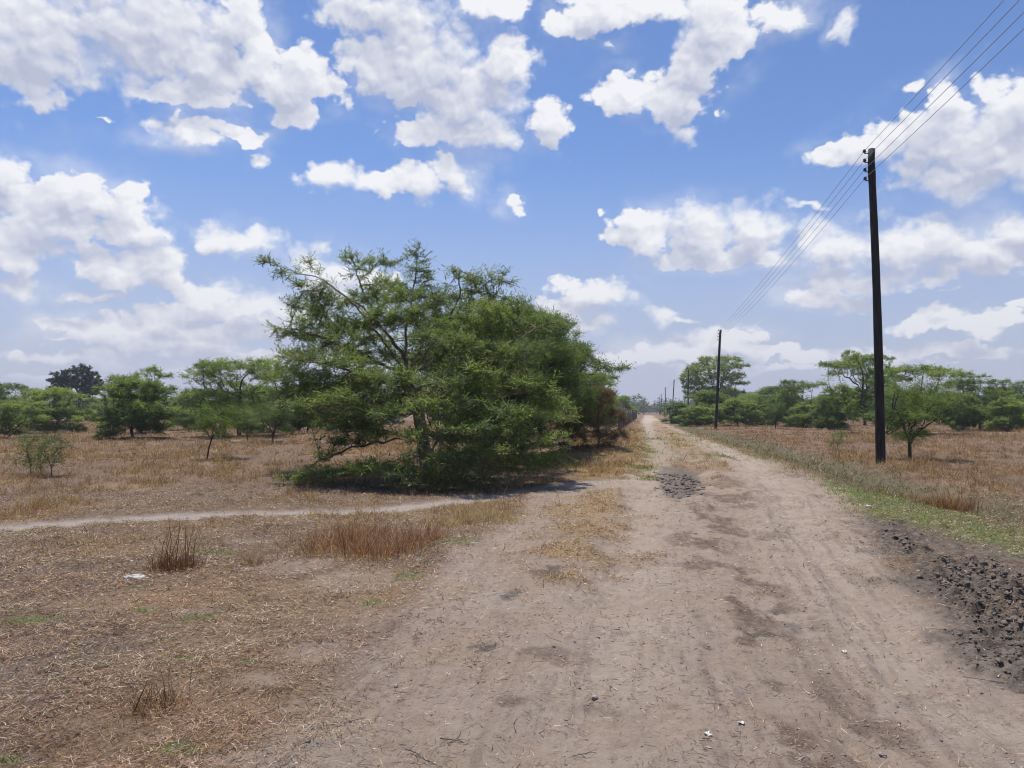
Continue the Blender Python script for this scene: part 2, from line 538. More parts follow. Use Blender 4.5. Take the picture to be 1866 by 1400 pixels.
# ------------------------------------------------------------------ mesh + material helpers
def np_mesh(name, verts, faces_list, smooth=True, colors=None, attrs=None):
    """faces_list: list of int arrays (n, k)"""
    me = bpy.data.meshes.new(name)
    verts = np.asarray(verts, np.float32)
    me.vertices.add(len(verts))
    me.vertices.foreach_set('co', verts.ravel())
    loops = np.concatenate([f.ravel() for f in faces_list]).astype(np.int32)
    tot = np.concatenate([np.full(len(f), f.shape[1]) for f in faces_list]).astype(np.int32)
    start = np.concatenate([[0], np.cumsum(tot)[:-1]]).astype(np.int32)
    me.loops.add(len(loops))
    me.loops.foreach_set('vertex_index', loops)
    me.polygons.add(len(tot))
    me.polygons.foreach_set('loop_start', start)
    me.polygons.foreach_set('use_smooth', np.full(len(tot), smooth, bool))
    if colors is not None:
        ca = me.color_attributes.new('tint', 'FLOAT_COLOR', 'POINT')
        c4 = np.ones((len(verts), 4), np.float32)
        c4[:, :3] = colors
        ca.data.foreach_set('color', c4.ravel())
    for k, v in (attrs or {}).items():
        ca = me.color_attributes.new(k, 'FLOAT_COLOR', 'POINT')
        c4 = np.ones((len(verts), 4), np.float32)
        c4[:, :3] = v
        ca.data.foreach_set('color', c4.ravel())
    me.update(calc_edges=True)
    return me


def link(name, me, mat=None, parent=None, loc=(0, 0, 0)):
    o = bpy.data.objects.new(name, me)
    C.objects.link(o)
    o.location = loc
    if mat is not None and me is not None and not me.materials:
        me.materials.append(mat)
    if parent is not None:
        o.parent = parent
    return o


def tag(o, label=None, cat=None, group=None, kind=None):
    if label: o['label'] = label
    if cat: o['category'] = cat
    if group: o['group'] = group
    if kind: o['kind'] = kind
    return o


class NT:
    def __init__(s, name):
        s.mat = bpy.data.materials.new(name)
        s.mat.use_nodes = True
        s.t = s.mat.node_tree
        s.t.nodes.clear()
        s.out = s.t.nodes.new('ShaderNodeOutputMaterial')

    def n(s, kind, **kw):
        nd = s.t.nodes.new('ShaderNode' + kind)
        for k, v in kw.items():
            setattr(nd, k, v)
        return nd

    def set(s, sock, v):
        if isinstance(v, bpy.types.NodeSocket):
            s.t.links.new(v, sock)
        elif isinstance(v, tuple) and len(v) == 3 and sock.type == 'RGBA':
            sock.default_value = (*v, 1)
        else:
            sock.default_value = v

    def m(s, op, a, b=0.0, c=0.0, clamp=False):
        nd = s.n('Math', operation=op, use_clamp=clamp)
        for k, v in enumerate((a, b, c)):
            s.set(nd.inputs[k], v)
        return nd.outputs[0]

    def mix(s, f, a, b, blend='MIX'):
        nd = s.n('Mix', data_type='RGBA', blend_type=blend)
        s.set(nd.inputs['Factor'], f)
        s.set(nd.inputs['A'], a)
        s.set(nd.inputs['B'], b)
        return nd.outputs['Result']

    def noise(s, vec, scale, detail=3.0, rough=0.55, out='Fac'):
        nd = s.n('TexNoise')
        nd.inputs['Scale'].default_value = scale
        nd.inputs['Detail'].default_value = detail
        nd.inputs['Roughness'].default_value = rough
        if vec is not None:
            s.t.links.new(vec, nd.inputs['Vector'])
        return nd.outputs[out]

    def ramp(s, x, a, b, c=0.0, d=1.0):
        nd = s.n('MapRange', interpolation_type='SMOOTHSTEP')
        s.set(nd.inputs['Value'], x)
        nd.inputs['From Min'].default_value = a
        nd.inputs['From Max'].default_value = b
        nd.inputs['To Min'].default_value = c
        nd.inputs['To Max'].default_value = d
        return nd.outputs[0]

    def attr(s, name):
        return s.n('Attribute', attribute_name=name).outputs['Color']

    def sep(s, v):
        nd = s.n('SeparateColor')
        s.t.links.new(v, nd.inputs[0])
        return nd.outputs

    def scale(s, vec, x, y, z):
        nd = s.n('VectorMath', operation='MULTIPLY')
        s.t.links.new(vec, nd.inputs[0])
        nd.inputs[1].default_value = (x, y, z)
        return nd.outputs[0]

    def finish(s, shader):
        s.t.links.new(shader, s.out.inputs[0])
        return s.mat


def principled(t, color, rough=0.8, spec=0.3, normal=None):
    b = t.n('BsdfPrincipled')
    t.set(b.inputs['Base Color'], color)
    t.set(b.inputs['Roughness'], rough)
    b.inputs['Specular IOR Level'].default_value = spec
    if normal is not None:
        t.t.links.new(normal, b.inputs['Normal'])
    return b.outputs[0]


def blade_material(name, transl=0.3, rough=0.7, gain=(1, 1, 1), spec=0.25, vary=0.25):
    t = NT(name)
    col = t.attr('tint')
    oi = t.n('ObjectInfo')
    f = t.ramp(oi.outputs['Random'], 0, 1, 1 - vary, 1 + vary)
    hsv = t.n('HueSaturation')
    t.set(hsv.inputs['Color'], col)
    t.set(hsv.inputs['Value'], f)
    t.set(hsv.inputs['Hue'], t.ramp(oi.outputs['Random'], 0, 1, 0.5 + 0.05 * vary, 0.5 - 0.05 * vary))
    col = t.mix(1.0, hsv.outputs[0], (*gain,), 'MULTIPLY')
    p = principled(t, col, rough, spec)
    tr = t.n('BsdfTranslucent')
    t.set(tr.inputs['Color'], t.mix(1.0, col, (1.15, 1.25, 0.7), 'MULTIPLY'))
    ms = t.n('MixShader')
    ms.inputs[0].default_value = transl
    t.t.links.new(p, ms.inputs[1])
    t.t.links.new(tr.outputs[0], ms.inputs[2])
    return t.finish(ms.outputs[0])


def bark_material(name, a, b, scale=12):
    t = NT(name)
    tc = t.n('TexCoord').outputs['Object']
    n = t.noise(t.scale(tc, 1, 1, 0.25), scale, 6, 0.65)
    n2 = t.noise(tc, scale * 0.25, 3)
    col = t.mix(t.ramp(n, 0.35, 0.65), a, b)
    col = t.mix(t.ramp(n2, 0.4, 0.7, 0, 0.5), col, tuple(x * 0.6 for x in a))
    bp = t.n('Bump')
    bp.inputs['Strength'].default_value = 0.6
    bp.inputs['Distance'].default_value = 0.02
    t.t.links.new(n, bp.inputs['Height'])
    return t.finish(principled(t, col, 0.85, 0.2, bp.outputs[0]))


M_LEAF = blade_material('acacia_leaf', 0.5, 0.55, vary=0.22)
M_DARKLEAF = blade_material('broad_leaf', 0.22, 0.6, vary=0.05)
M_STRAW = blade_material('dry_grass', 0.30, 0.75, vary=0.0)
M_WEED = blade_material('weed', 0.25, 0.6, vary=0.0)
M_BARK = bark_material('acacia_bark', (0.12, 0.080, 0.058), (0.30, 0.235, 0.185))
M_BARK_DARK = bark_material('dark_bark', (0.045, 0.036, 0.03), (0.11, 0.09, 0.07))


# ------------------------------------------------------------------ ground
def ground_material():
    t = NT('ground')
    P = t.n('TexCoord').outputs['Object']
    a = t.sep(t.attr('mask_a'))     # bare, mud, green
    b = t.sep(t.attr('mask_b'))     # brown, dark, sand
    c = t.sep(t.attr('mask_c'))     # straw, red, weed
    bare, mud, green = a[0], a[1], a[2]
    brown, dark, sand = b[0], b[1], b[2]
    straw, red, weed = c[0], c[1], c[2]
    nf = t.noise(P, 70, 6, 0.7)
    nm = t.noise(P, 11, 6, 0.65)
    nl = t.noise(P, 1.3, 5, 0.6)
    nx = t.noise(t.scale(P, 1.0, 0.6, 1), 240, 3, 0.7)
    # dry litter
    lit = t.mix(t.ramp(nf, 0.36, 0.62), (0.050, 0.036, 0.028), (0.25, 0.170, 0.120))
    lit = t.mix(t.ramp(nm, 0.40, 0.66, 0, 0.6), lit, (0.20, 0.16, 0.135))
    lit = t.mix(t.m('MULTIPLY', red, t.ramp(nf, 0.35, 0.6, 0.15, 0.9)), lit, (0.19, 0.115, 0.076))
    lit = t.mix(t.m('MULTIPLY', straw, t.ramp(nf, 0.3, 0.6, 0.3, 0.9)), lit, (0.38, 0.245, 0.125))
    lit = t.mix(t.m('MULTIPLY', green, t.ramp(nf, 0.35, 0.6, 0.25, 0.8)), lit, (0.12, 0.17, 0.05))
    lit = t.mix(t.m('MULTIPLY', weed, t.ramp(nm, 0.35, 0.6, 0.9, 0.4)), lit, (0.085, 0.075, 0.048))
    # bare soil
    soil = t.mix(t.ramp(nl, 0.35, 0.68), (0.330, 0.262, 0.210), (0.305, 0.230, 0.166))
    soil = t.mix(t.ramp(nm, 0.45, 0.7, 0, 0.6), soil, (0.235, 0.18, 0.145))
    nst = t.noise(t.scale(P, 5.0, 1.1, 1), 1.0, 6, 0.65)
    soil = t.mix(t.ramp(nst, 0.5, 0.68, 0, 0.55), soil, (0.20, 0.15, 0.118))
    soil = t.mix(t.ramp(nm, 0.25, 0.42, 0.35, 0), soil, (0.40, 0.33, 0.28))
    soil = t.mix(t.m('MULTIPLY', t.ramp(nf, 0.52, 0.68), 0.6), soil, (0.18, 0.14, 0.115))
    soil = t.mix(t.m('MULTIPLY', t.ramp(nx, 0.57, 0.7), 0.6), soil, (0.12, 0.095, 0.08))
    soil = t.mix(t.m('MULTIPLY', t.ramp(nx, 0.38, 0.28), 0.35), soil, (0.42, 0.37, 0.32))
    soil = t.mix(t.m('MULTIPLY', brown, t.ramp(t.m('ADD', t.m('MULTIPLY', nm, 0.6), t.m('MULTIPLY', nst, 0.4)), 0.36, 0.54, 0.30, 0.97)), soil, (0.150, 0.105, 0.078))
    soil = t.mix(t.m('MULTIPLY', dark, 0.8), soil, (0.095, 0.082, 0.075))
    soil = t.mix(t.m('MULTIPLY', sand, 0.8), soil, (0.44, 0.35, 0.285))
    md = t.sep(t.attr('mask_d'))
    pa = md[0]
    soil = t.mix(t.m('MULTIPLY', md[1], t.ramp(nm, 0.3, 0.6, 0.9, 0.5)), soil, (0.375, 0.305, 0.243))
    soil = t.mix(t.ramp(md[2], 0.55, 0.95, 0, 0.45), soil, (0.20, 0.15, 0.12))
    soil = t.mix(t.m('MULTIPLY', pa, 0.85), soil, (0.335, 0.285, 0.248))
    col = t.mix(bare, lit, soil)
    mc = t.mix(t.ramp(nm, 0.35, 0.7), (0.092, 0.073, 0.060), (0.20, 0.162, 0.133))
    mc = t.mix(t.m('MULTIPLY', t.ramp(nf, 0.55, 0.75), 0.5), mc, (0.21, 0.18, 0.15))
    col = t.mix(t.m('MULTIPLY', mud, t.ramp(nm, 0.3, 0.6, 0.96, 0.7)), col, mc)
    bp = t.n('Bump')
    bp.inputs['Strength'].default_value = 1.0
    bp.inputs['Distance'].default_value = 0.026
    hgt = t.m('ADD', t.m('MULTIPLY', nf, 0.7), t.m('MULTIPLY', nm, 1.2))
    t.t.links.new(hgt, bp.inputs['Height'])
    return t.finish(principled(t, col, 0.95, 0.12, bp.outputs[0]))


M_GROUND = ground_material()


def build_ground():
    rs = [0.0, 0.4, 0.8, 1.2, 1.6, 2.0, 2.4, 2.7]
    r = 3.0
    while r < 5500:
        rs.append(r)
        r *= 1.0038 if r < 26 else (1.009 if r < 130 else 1.03)
    rs = np.array(rs)
    th = np.concatenate([np.linspace(-180, -44, 46)[:-1], np.arange(-44, 44, 0.15), np.linspace(44, 180, 46)])
    th = np.radians(th)
    nr, ntn = len(rs), len(th)
    X = (rs[:, None] * np.sin(th)[None]).ravel()
    Y = (rs[:, None] * np.cos(th)[None]).ravel()
    m = masks(X, Y)
    Z = height(X, Y, m)
    n3, n1 = m['n3'], m['n1']
    yy = Y
    right = sstep(0, 3, m['sr'] * 0 + X - (0.165 * Y + 4))
    straw = np.clip(m['island'] * 0.9 + m['bank'] * 0.7 + 0.45 * sstep(0.0, 0.5, n3 + 0.1) * (1 - right * 0.4), 0, 1)
    red = np.clip(0.25 + 0.75 * sstep(14, 28, m['r']) * (1 - m['bank']) + 0.3 * n3, 0, 1) * (1 - m['weed'] * 0.7)
    A = np.stack([m['bare'], m['mud'], m['green']], 1)
    B = np.stack([m['brown'], m['dark'], m['sand']], 1)
    Cc = np.stack([straw, red, m['weed']], 1)
    wh = np.maximum(np.exp(-(pdist(RUTS[0], X, Y) / 0.5) ** 2), np.exp(-(pdist(RUTS[1], X, Y) / 0.55) ** 2))
    wh = np.clip(wh * (1 + 0.5 * m['n1'] + 0.5 * m['streak']), 0, 1) * m['road']
    Dd = np.stack([m['path'], wh, np.clip(0.5 + 0.6 * m['streak'], 0, 1)], 1)
    # vertex normals of the whole sheet, so that the split pieces meet without a seam
    V = np.stack([X, Y, Z], 1).reshape(nr, ntn, 3)
    du = np.gradient(V, axis=0)
    dv = np.gradient(V, axis=1)
    nrm = np.cross(dv, du)
    ln = np.linalg.norm(nrm, axis=2, keepdims=True)
    nrm = np.where(ln > 1e-12, nrm / np.maximum(ln, 1e-12), np.array([0, 0, 1.0]))
    nrm[nrm[..., 2] < 0] *= -1
    nrm[0] = (0, 0, 1)
    nrm = nrm.reshape(-1, 3)
    V = V.reshape(-1, 3)
    i = np.arange(nr - 1)[:, None]
    j = np.arange(ntn - 1)[None]
    v0 = i * ntn + j
    F = np.stack([v0, v0 + ntn, v0 + ntn + 1, v0 + 1], -1).reshape(-1, 4)[:, ::-1]
    fm = lambda k: m[k][F].mean(1)
    mud, road, path, isl = fm('mud'), fm('road'), fm('path'), fm('island')
    cls = np.zeros(len(F), int)
    cls[path > 0.5] = 2
    cls[(road > 0.5)] = 1
    cls[mud > 0.5] = 3
    cls[m['r'][F[:, 0]] < 1] = 1
    for k, nm in enumerate(('ground', 'dirt_road', 'footpath', 'mud')):
        f = F[cls == k]
        used = np.unique(f)
        remap = np.full(len(V), -1)
        remap[used] = np.arange(len(used))
        me = np_mesh(nm, V[used], [remap[f]], True, None, {'mask_a': A[used], 'mask_b': B[used], 'mask_c': Cc[used], 'mask_d': Dd[used]})
        me.normals_split_custom_set_from_vertices(nrm[used].tolist())
        o = link(nm, me, M_GROUND)
        tag(o, kind='structure')


build_ground()


# ------------------------------------------------------------------ blades (grass, leaves)
def unit(v):
    return v / np.maximum(np.linalg.norm(v, axis=-1, keepdims=True), 1e-9)


def blades(pos, dirv, length, width, bend, side, col, tipcol=None):
    """three-point blades: pos, dir, droop vector; 5 vertices each"""
    n = len(pos)
    L_ = length[:, None]
    mid = pos + dirv * L_ * 0.5
    tip = pos + unit(dirv + bend) * L_
    w = (width[:, None] * 0.5) * side
    V = np.stack([pos - w, pos + w, mid + w * 0.85, mid - w * 0.85, tip], 1).reshape(-1, 3)
    b = (np.arange(n) * 5)[:, None]
    q = b + np.array([[0, 1, 2, 3]])
    t = b + np.array([[3, 2, 4]])
    cc = np.repeat(col[:, None, :], 5, 1)
    if tipcol is not None:
        cc[:, 4] = tipcol
    return V, q, t, cc.reshape(-1, 3)


def blades_mesh(name, *a, **k):
    V, q, t, c = blades(*a, **k)
    return np_mesh(name, V, [q, t], False, c)


def rand_dirs(n, up_lo, up_hi, rng=RNG):
    az = rng.uniform(0, 2 * math.pi, n)
    e = rng.uniform(up_lo, up_hi, n)
    return np.stack([np.cos(az) * np.cos(e), np.sin(az) * np.cos(e), np.sin(e)], 1)


PAL = np.array([[0.48, 0.33, 0.19], [0.60, 0.46, 0.31], [0.31, 0.18, 0.115], [0.46, 0.39, 0.33], [0.52, 0.34, 0.15], [0.13, 0.085, 0.06], [0.74, 0.64, 0.52]])


def pick(n, probs, rng=RNG):
    c = PAL[rng.choice(len(PAL), n, p=np.array(probs) / sum(probs))]
    return np.clip(c * rng.uniform(0.75, 1.2, (n, 1)) + rng.normal(0, 0.012, (n, 3)), 0.01, 1)


def in_view(x, y, margin=2.0):
    return (np.abs(x) < 0.68 * y + margin)


def build_litter():
    """dead straw lying on the ground in front"""
    n = 620000
    r = RNG.uniform(0, 1, n)
    y = 2.6 * (16.0 / 2.6) ** r
    x = RNG.uniform(-1, 1, n) * (0.68 * y + 1.2)
    m = masks(x, y)
    cl = sstep(-0.5, 0.6, m['n1'] * 0.6 + m['n2'] * 0.8)
    dens = (1 - m['bare'] * 0.9) * (0.25 + 0.75 * cl)
    edge = np.exp(-np.clip(m['sr'], 0, 9) / 0.45)
    leftside = sstep(0.8, -0.6, x - 0.12 * y)
    dens = np.maximum(dens, (edge * 0.30 + 0.02 + 0.05 * leftside) * m['road'] * (0.2 + cl))
    dens = dens * (1 - m['mud'] * 0.9) * (1 - m['hole']) * (1 - 0.97 * m['path'])
    dens = np.where(m['weed'] > 0.5, dens * 0.5, dens) * (1 - 0.6 * m['spots'])
    keep = RNG.uniform(0, 1, n) < dens
    x, y = x[keep], y[keep]
    n = len(x)
    z = height(x, y) + RNG.uniform(0.001, 0.024, n)
    d = rand_dirs(n, -0.05, 0.42)
    tall = RNG.uniform(0, 1, n) < 0.05
    d[tall] = rand_dirs(tall.sum(), 0.4, 1.2)
    ln = RNG.gamma(2.2, 0.0125, n) + 0.014
    wd = RNG.uniform(0.0018, 0.0056, n) * np.clip(y / 5.0, 0.8, 2.2)
    bend = RNG.normal(0, 0.26, (n, 3)) * np.array([1, 1, 0.5])
    side = unit(np.cross(d, np.array([0, 0, 1.0])) + RNG.normal(0, 0.45, (n, 3)))
    col = pick(n, [2.2, 2.0, 4.5, 4.5, 0.6, 5, 2.2])
    redp = (fbm(x / 1.1, y / 1.6, 2, 301) + RNG.normal(0, 0.25, n)) > 0.1
    col[redp] *= np.array([0.98, 0.86, 0.82])
    drk = (fbm(x / 0.5, y / 0.7, 2, 311) + RNG.normal(0, 0.2, n)) > 0.35
    col[drk] *= 0.62
    me = blades_mesh('straw_litter', np.stack([x, y, z], 1), d, ln, wd, bend, side, col)
    o = link('straw_litter', me, M_STRAW)
    tag(o, 'broken dry straw lying flat over the bare ground in front', 'straw', kind='stuff')


def build_field():
    """standing dry grass of the plain on both sides"""
    nt = 95000
    r = RNG.uniform(0, 1, nt)
    y = 6.5 * (130.0 / 6.5) ** (r ** 0.9)
    x = RNG.uniform(-1, 1, nt) * (0.70 * y + 2)
    m = masks(x, y)
    clump = sstep(-0.35, 0.75, m['n3'] * 0.6 + m['n1'] * 0.7)
    dens = (1 - m['bare']) * (1 - m['road'] * 0.8) * (0.30 + 0.70 * clump) * sstep(6.5, 12, y)
    dens *= (1 - m['mud']) * (1 - 0.75 * m['weed']) * (1 - m['path'])
    dens *= 1 - 0.8 * m['greenstrip']
    dens = np.where((pdist(PATH, x, y) < 0.75), dens * 0.25, dens)
    keep = RNG.uniform(0, 1, nt) < dens
    x, y, cl = x[keep], y[keep], clump[keep]
    k = len(x)
    nb = 11
    X = np.repeat(x, nb)
    Y = np.repeat(y, nb)
    n = len(X)
    sc = np.clip(Y / 22.0, 0.6, 3.6)
    X = X + RNG.normal(0, 0.05, n) * sc
    Y = Y + RNG.normal(0, 0.05, n) * sc
    Z = height(X, Y) - 0.01
    hgt = np.repeat(RNG.gamma(3, 0.062, k) * (0.35 + 1.1 * cl) + 0.03, nb) * RNG.uniform(0.5, 1.3, n) * sstep(4, 20, Y).clip(0.55, 1)
    d = rand_dirs(n, 0.35, 1.45)
    wd = RNG.uniform(0.003, 0.006, n) * np.clip(Y / 14.0, 0.7, 5)
    bend = RNG.normal(0, 0.6, (n, 3)) - np.array([0, 0, 0.35])
    side = unit(np.stack([RNG.normal(0, 1, n), RNG.normal(0, 0.4, n), RNG.normal(0, 0.2, n)], 1))
    col = pick(n, [2.6, 0.9, 5.5, 0.8, 2.4, 3.2, 0.5])
    olive = np.repeat((fbm(x / 5.0, y / 9.0, 3, 401) + RNG.normal(0, 0.2, k)) > 0.42, nb)
    col[olive] = col[olive] * np.array([0.72, 0.80, 0.70])
    hgt[olive] *= 0.5
    redd = np.repeat(RNG.uniform(0, 1, k) < 0.45, nb)
    col[redd] = col[redd] * np.array([0.88, 0.75, 0.68])
    me = blades_mesh('dry_grass', np.stack([X, Y, Z], 1), d, hgt, wd, bend, side, col)
    o = link('dry_grass', me, M_STRAW)
    tag(o, 'reddish brown dry grass covering the plain on both sides', 'grass', kind='stuff')


def build_verge():
    """short yellow straw turf (road island, bank, along the footpath)"""
    n = 300000
    r = RNG.uniform(0, 1, n)
    y = 6.0 * (80.0 / 6.0) ** r
    x = RNG.uniform(-1, 1, n) * (0.70 * y + 1)
    m = masks(x, y)
    pd = pdist(PATH, x, y)
    dens = np.clip(m['island'] * 1.0 * sstep(-0.5, 0.3, m['n1'] + m['n2'] * 0.7 + 0.1) + m['bank'] * 1.0 * (1 - m['bare'])
                   + sstep(1.9, 0.3, pd) * (1 - m['path']) * (1 - m['road']) * 1.0
                   + np.exp(-(np.abs(m['sr']) / 0.5) ** 2) * 0.8 * sstep(15, 22, y)
                   + (1 - m['bare']) * m['road'] * 0.6 * (1 - m['island']) * sstep(15, 18, y), 0, 1)
    dens *= (1 - m['mud']) * (1 - m['hole'])
    keep = RNG.uniform(0, 1, n) < dens
    x, y = x[keep], y[keep]
    mm = {k: v[keep] for k, v in m.items()}
    n = len(x)
    z = height(x, y) - 0.004
    d = rand_dirs(n, 0.05, 1.2)
    ln = (RNG.gamma(3, 0.014, n) + 0.02) * np.clip(y / 12, 0.8, 2.0)
    wd = RNG.uniform(0.002, 0.0042, n) * np.clip(y / 9, 0.8, 5)
    bend = RNG.normal(0, 0.4, (n, 3)) - np.array([0, 0, 0.2])
    side = unit(np.stack([RNG.normal(0, 1, n), RNG.normal(0, 0.5, n), RNG.normal(0, 0.3, n)], 1))
    col = pick(n, [3, 2.5, 1.0, 0.6, 4.5, 0.6, 1.2])
    g = RNG.uniform(0, 1, n) < (0.10 + 0.36 * mm['bank'] + 0.45 * mm['road'] * sstep(15, 18, y) + 0.25 * sstep(18, 25, y))
    col[g] = np.array([0.27, 0.29, 0.10]) * RNG.uniform(0.7, 1.2, (g.sum(), 1))
    me = blades_mesh('straw_turf', np.stack([x, y, z], 1), d, ln, wd, bend, side, col)
    o = link('straw_turf', me, M_STRAW)
    tag(o, 'short yellow straw turf between the tracks and along the path', 'turf', kind='stuff')


def build_weeds():
    n = 330000
    r = RNG.uniform(0, 1, n)
    y = 3.2 * (70.0 / 3.2) ** r
    x = RNG.uniform(-1, 1, n) * (0.70 * y + 1)
    m = masks(x, y)
    patch = sstep(-0.2, 0.6, m['n1'] + m['n2'] * 0.8)
    dens = np.clip(m['greenstrip'] * 1.0 + m['spots'] * 1.0 * (0.35 + 0.65 * patch) + m['weed'] * 0.9 * (0.3 + 0.7 * patch), 0, 1) * (1 - m['path'])
    dens *= (1 - m['mud'] * 0.9) * (1 - m['hole'])
    keep = RNG.uniform(0, 1, n) < dens
    x, y = x[keep], y[keep]
    gs, wd_ = m['greenstrip'][keep], m['weed'][keep]
    sp = m['spots'][keep]
    n1 = m['n1'][keep]
    n = len(x)
    z = height(x, y) - 0.003
    d = rand_dirs(n, 0.1, 1.3)
    ln = (RNG.gamma(3, 0.010, n) + 0.015) * np.clip(y / 9, 0.7, 2.4) * (1 + 0.6 * (wd_ > 0.5) * (gs < 0.4) * RNG.uniform(0, 1, n))
    wd = RNG.uniform(0.003, 0.007, n) * np.clip(y / 8, 0.7, 5)
    bend = RNG.normal(0, 0.4, (n, 3)) - np.array([0, 0, 0.2])
    side = unit(np.stack([RNG.normal(0, 1, n), RNG.normal(0, 0.6, n), RNG.normal(0, 0.4, n)], 1))
    u = RNG.uniform(0, 1, n)
    col = np.where((u < 0.55)[:, None], np.array([[0.19, 0.28, 0.05]]), np.array([[0.28, 0.36, 0.085]])) * RNG.uniform(0.7, 1.25, (n, 1))
    dry = RNG.uniform(0, 1, n) < (0.45 * (gs < 0.5) * (sp < 0.3) + 0.06)
    col[dry] = pick(int(dry.sum()), [3, 1, 3, 1, 2, 6, .4])
    dk = (~dry) & (gs < 0.5)
    col[dk] *= np.array([0.66, 0.52, 0.50])
    me = blades_mesh('ground_weeds', np.stack([x, y, z], 1), d, ln, wd, bend, side, col)
    o = link('ground_weeds', me, M_WEED)
    tag(o, 'low green weeds and short grass in the ditch along the road', 'weeds', kind='stuff')


build_litter()
build_field()
build_verge()
build_weeds()


# ------------------------------------------------------------------ mud clods
def icos():
    t = (1 + 5 ** .5) / 2
    v = np.array([[-1, t, 0], [1, t, 0], [-1, -t, 0], [1, -t, 0], [0, -1, t], [0, 1, t], [0, -1, -t], [0, 1, -t], [t, 0, -1], [t, 0, 1], [-t, 0, -1], [-t, 0, 1]], float)
    v = unit(v)
    f = [(0, 11, 5), (0, 5, 1), (0, 1, 7), (0, 7, 10), (0, 10, 11), (1, 5, 9), (5, 11, 4), (11, 10, 2), (10, 7, 6), (7, 1, 8),
         (3, 9, 4), (3, 4, 2), (3, 2, 6), (3, 6, 8), (3, 8, 9), (4, 9, 5), (2, 4, 11), (6, 2, 10), (8, 6, 7), (9, 8, 1)]
    v = list(map(tuple, v))
    cache = {}
    nf = []

    def mid(a, b):
        k = (min(a, b), max(a, b))
        if k not in cache:
            p = unit(np.array([np.add(v[a], v[b])]))[0]
            v.append(tuple(p))
            cache[k] = len(v) - 1
        return cache[k]
    for a, b, c in f:
        x, y, z = mid(a, b), mid(b, c), mid(c, a)
        nf += [(a, x, z), (b, y, x), (c, z, y), (x, y, z)]
    return np.array(v), np.array(nf)


ICO_V, ICO_F = icos()


def lumps(name, x, y, z, size, mat, rng, flat=0.7, rough=0.28, smooth=False):
    n = len(x)
    nv = len(ICO_V)
    disp = 1 + rng.normal(0, rough, (n, nv, 1)).clip(-0.5, 0.6)
    s = size[:, None, None] * np.stack([rng.uniform(0.7, 1.3, n), rng.uniform(0.7, 1.3, n), rng.uniform(0.6, 1.1, n) * flat], 1)[:, None, :]
    V = ICO_V[None] * disp * s
    a = rng.uniform(0, 6.28, n)
    ca, sa = np.cos(a)[:, None], np.sin(a)[:, None]
    V = np.stack([V[..., 0] * ca - V[..., 1] * sa, V[..., 0] * sa + V[..., 1] * ca, V[..., 2]], -1)
    V = V + np.stack([x, y, z], 1)[:, None]
    F = (ICO_F[None] + (np.arange(n) * nv)[:, None, None]).reshape(-1, 3)
    return np_mesh(name, V.reshape(-1, 3), [F], smooth)


def clod_material(name, ca, cb):
    t = NT(name)
    P = t.n('TexCoord').outputs['Object']
    n = t.noise(P, 30, 5, 0.65)
    col = t.mix(t.ramp(n, 0.35, 0.65), ca, cb)
    bp = t.n('Bump')
    bp.inputs['Distance'].default_value = 0.02
    t.t.links.new(t.noise(P, 75, 5, 0.7), bp.inputs['Height'])
    return t.finish(principled(t, col, 0.9, 0.2, bp.outputs[0]))


M_CLOD = clod_material('dry_mud', (0.12, 0.095, 0.077), (0.28, 0.235, 0.195))
M_CLOD2 = clod_material('grey_mud', (0.075, 0.060, 0.050), (0.27, 0.225, 0.19))


